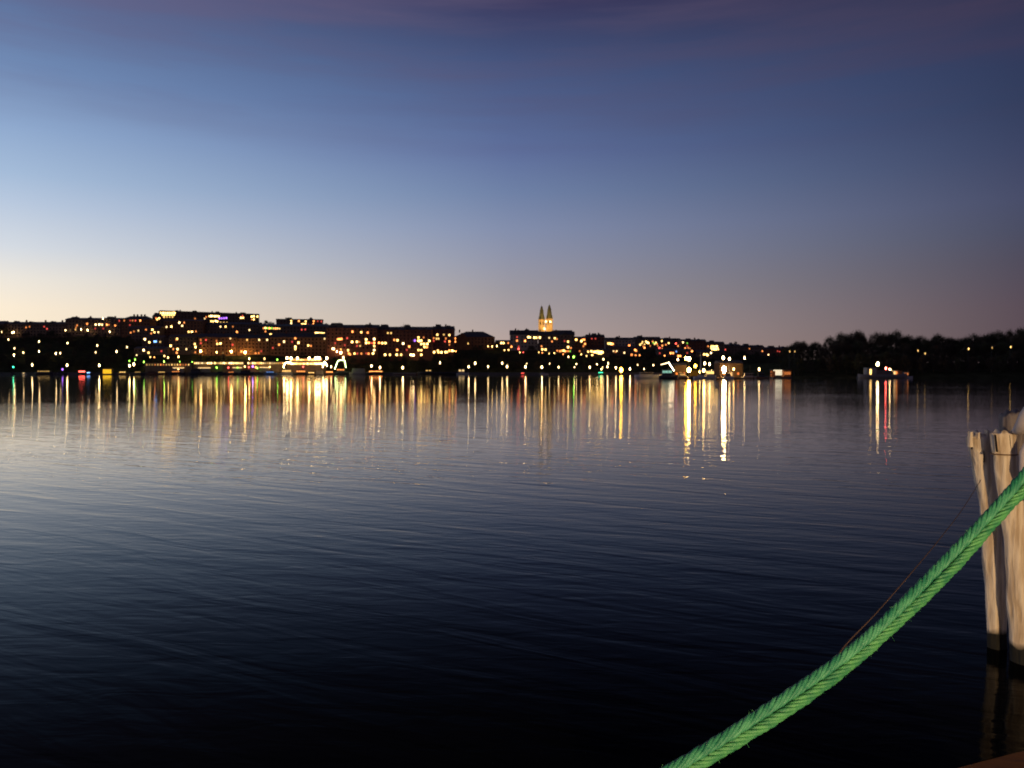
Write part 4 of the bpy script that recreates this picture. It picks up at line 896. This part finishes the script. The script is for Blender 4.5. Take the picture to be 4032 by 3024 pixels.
# iron band that makes the collar, and split flakes on the left head
cm_ = P(3952, 1787, YP - .42); o = Vector(p2.location)
MB().tube([(cm_.x - o.x, 0, cm_.z + .006), (cm_.x - o.x, 0, cm_.z - .006)], .126, 28).build('band', mat('rusty_band', (.16, .10, .06), .8), p2)
mb = MB()
for (xa, xb, yt, yb_) in ((3814, 3828, 1700, 1760), (3880, 3893, 1694, 1745), (3845, 3862, 1703, 1730)):
    a = P(xa, yb_, YP - .09) - Vector(p1.location); c = P(xb, yt, YP - .09) - Vector(p1.location); mb.box(a.x, c.x, a.y - .02, a.y + .03, a.z, c.z, tx=.008)
mb.build('splinters', pale, p1)
canvas = mat('white_canvas', (.62, .55, .52), .9, .12, 6, .01)
cw = empty('mooring_strop', P(4006, 1700, YP - .8), 0, 'thick white padded mooring strop looped over the posts at the right edge', 'mooring strop')
o = Vector(cw.location)
MB().tube([P(4150, 1560, YP - .9) - o, P(4098, 1610, YP - .9) - o, P(4056, 1655, YP - .85) - o, P(4018, 1688, YP - .7) - o, P(3990, 1704, YP - .4) - o], [.14, .13, .11, .06, .025], 16).build('padded_sleeve', canvas, cw, True)
MB().tube([P(4120, 1690, YP - .75) - o, P(4066, 1730, YP - .75) - o, P(4042, 1785, YP - .78) - o, P(4040, 1850, YP - .8) - o, P(4064, 1935, YP - .8) - o, P(4130, 2020, YP - .8) - o], [.05, .055, .06, .06, .055, .05], 14).build('padded_tail', canvas, cw, True)

# ------------------------------------------------------------------ green rope in front
def rope_mat(name, c1, c2):
    m = bpy.data.materials.new(name); m.use_nodes = True; n = m.node_tree.nodes; l = m.node_tree.links; b = n['Principled BSDF']; b.inputs['Roughness'].default_value = .55
    t = n.new('ShaderNodeTexCoord')
    g = n.new('ShaderNodeTexNoise'); g.inputs['Scale'].default_value = 45; g.inputs['Detail'].default_value = 5; l.new(t.outputs['Object'], g.inputs['Vector'])
    g2 = n.new('ShaderNodeTexNoise'); g2.inputs['Scale'].default_value = 420; g2.inputs['Detail'].default_value = 3; l.new(t.outputs['Object'], g2.inputs['Vector'])
    r = n.new('ShaderNodeValToRGB'); r.color_ramp.elements[0].position = .35; r.color_ramp.elements[1].position = .65
    r.color_ramp.elements[0].color = (*c2, 1); r.color_ramp.elements[1].color = (*c1, 1)
    l.new(g.outputs[0], r.inputs[0]); l.new(r.outputs[0], b.inputs['Base Color'])
    bp = n.new('ShaderNodeBump'); bp.inputs['Distance'].default_value = .0015; l.new(g2.outputs[0], bp.inputs['Height']); l.new(bp.outputs[0], b.inputs['Normal'])
    return m
rmat = rope_mat('lit_rope_fibre', (.055, .24, .085), (.012, .13, .06))  # lower cord: the warm light on it is put into a lighter green
rmat2 = rope_mat('shaded_rope_fibre', (.040, .22, .12), (.006, .12, .07))  # upper cord: its shade is put into the colour as darker teal
path = [(2560, 3100, 1.40), (2690, 3026, 1.42), (2900, 2898, 1.46), (3120, 2756, 1.50), (3335, 2602, 1.55), (3550, 2410, 1.60), (3758, 2202, 1.66), (3900, 2046, 1.70), (4036, 1896, 1.74), (4200, 1708, 1.80)]
def smooth(pts, k):
    o = []
    for i in range(len(pts) - 1):
        p0, p1_, p2_, p3_ = pts[max(i - 1, 0)], pts[i], pts[i + 1], pts[min(i + 2, len(pts) - 1)]
        for j in range(k):
            t = j / k; o.append(.5 * ((2 * p1_) + (p2_ - p0) * t + (2 * p0 - 5 * p1_ + 4 * p2_ - p3_) * t * t + (3 * p1_ - p0 - 3 * p2_ + p3_) * t ** 3))
    o.append(pts[-1]); return o
cl_ = smooth([P(a, b_, Y) for a, b_, Y in path], 60)
rope = empty('mooring_rope', cl_[0], 0, 'doubled bright green mooring rope crossing the lower right corner', 'rope')
o = cl_[0]
tang = [(cl_[min(i + 1, len(cl_) - 1)] - cl_[max(i - 1, 0)]).normalized() for i in range(len(cl_))]
view = Vector((0, 1, -.2)).normalized()
arc = [0]
for i in range(1, len(cl_)): arc.append(arc[-1] + (cl_[i] - cl_[i - 1]).length)
for cord, (sgn, hand) in enumerate(((1, 1), (-1, -1))):
    cpt = []
    for i, p in enumerate(cl_):
        s_ = tang[i].cross(view).normalized(); f = i / len(cl_)
        gap = .0102 + .004 * max(0, (f - .72) / .28) ** 2
        cpt.append(p + s_ * (-sgn * gap) + view * (.003 * math.sin(arc[i] * 14) * sgn))
    cordo = None
    NS = 6
    for k in range(NS):
        pts = []; rad = []
        for i, p in enumerate(cpt):
            a = tang[i].cross(view).normalized(); b_ = tang[i].cross(a)
            th = hand * (arc[i] + .006 * math.sin(arc[i] * 8.3 + cord) + .003 * math.sin(arc[i] * 23)) * 2 * math.pi / .10 + k * 2 * math.pi / NS + .12 * math.sin(arc[i] * 17 + k * 2.1)
            pts.append(p + (a * math.cos(th) + b_ * math.sin(th)) * (.0064 + .0004 * math.sin(arc[i] * 37 + k * 2.6 + cord)) - o); rad.append(.0043 * (1 + .10 * math.sin(arc[i] * 47 + k * 1.7 + cord) + .06 * math.sin(arc[i] * 131 + k)))
        if cord == 0 and k == 0: pass
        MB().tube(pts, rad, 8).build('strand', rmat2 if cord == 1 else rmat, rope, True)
mb = MB()     # stray fibres
for i in range(90):
    j = rnd.randrange(len(cl_) - 2); p = cl_[j]; s_ = tang[j].cross(view).normalized(); side = rnd.choice((-1, 1))
    p0 = p + s_ * side * rnd.uniform(.012, .0195) - view * rnd.uniform(0, .006) - o; d = (tang[j] * rnd.uniform(-1, 1) + s_ * side * rnd.uniform(.2, .6)).normalized() * rnd.uniform(.004, .012)
    mb.tube([p0, p0 + d * .6, p0 + d + Vector((0, 0, -.002))], .00028, 3, False)
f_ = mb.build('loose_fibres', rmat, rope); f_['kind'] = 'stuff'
# thin twine
tw = [P(3290, 2600, 1.6), P(3335, 2532, 1.9), P(3460, 2402, 2.6), P(3580, 2265, 3.5), P(3700, 2122, 4.8), P(3790, 2004, 6.4), P(3862, 1890, 8.2)]
tws = smooth(tw, 12); e = empty('twine', tws[0], 0, 'thin brown twine running from the green rope up to the posts', 'twine')
MB().tube([p - tws[0] for p in tws], [.0022 + .0012 * i / len(tws) for i in range(len(tws))], 6).build('cord', mat('brown_twine', (.07, .035, .02), .9), e)

# ------------------------------------------------------------------ the boat we stand on: rail and deck lamp
varn = mat('varnished_rail', (.20, .075, .006), .6, .35, 5, .002, stretch=(1, 6, 6), spec=.1)
rail = empty('boat_rail', P(4032, 3000, 1.6), 0, 'varnished wooden boat rail cutting the bottom right corner', 'rail')
o = Vector(rail.location)
a = P(3700, 3042, 1.45); bq = P(4420, 2856, 2.05); d = (bq - a).normalized(); s_ = Vector((d.y, -d.x, 0)).normalized()
def plank(p0, p1_, off0, off1, z0, z1):
    v = []
    for p in (p0, p1_):
        for f_ in (off0, off1):
            for z in (z0, z1): q = p + s_ * f_; v.append((q.x - o.x, q.y - o.y, q.z + z - o.z))
    return MB().add(v, [(0, 1, 3, 2), (4, 6, 7, 5), (0, 4, 5, 1), (2, 3, 7, 6), (1, 5, 7, 3), (0, 2, 6, 4)])
plank(a - d * .12, bq + d * 1.5, 0, .16, -.035, 0).build('rail_cap', varn, rail)
plank(a - d * .1, bq + d * 1.5, .03, .13, -1.0, -.038).build('bulwark', white_hull, rail)
for k in range(5):
    q = a + d * (.4 * k + .05) + s_ * .08 - o; MB().ell((q.x, q.y, q.z + .001), .009, .009, .003, 8, 4).build('screw', iron, rail)
dl = empty('deck_lamp', (1.2, -7, 3.5), 0, 'warm deck lamp on a post behind the viewer', 'lamp')
MB().tube([(0, -.3, -3), (0, -.3, .5), (0, 0, .4)], .05, 8).build('pole', iron, dl)
MB().tube([(0, 0, .35), (0, 0, .12)], [.05, .16], 16).build('lamp_shade', iron, dl)
ld = bpy.data.lights.new('deck_lamp_light', 'POINT'); ld.energy = 6000; ld.color = (1, .66, .33); ld.shadow_soft_size = .1
lo = bpy.data.objects.new('deck_lamp_light', ld); C.objects.link(lo); lo.parent = dl
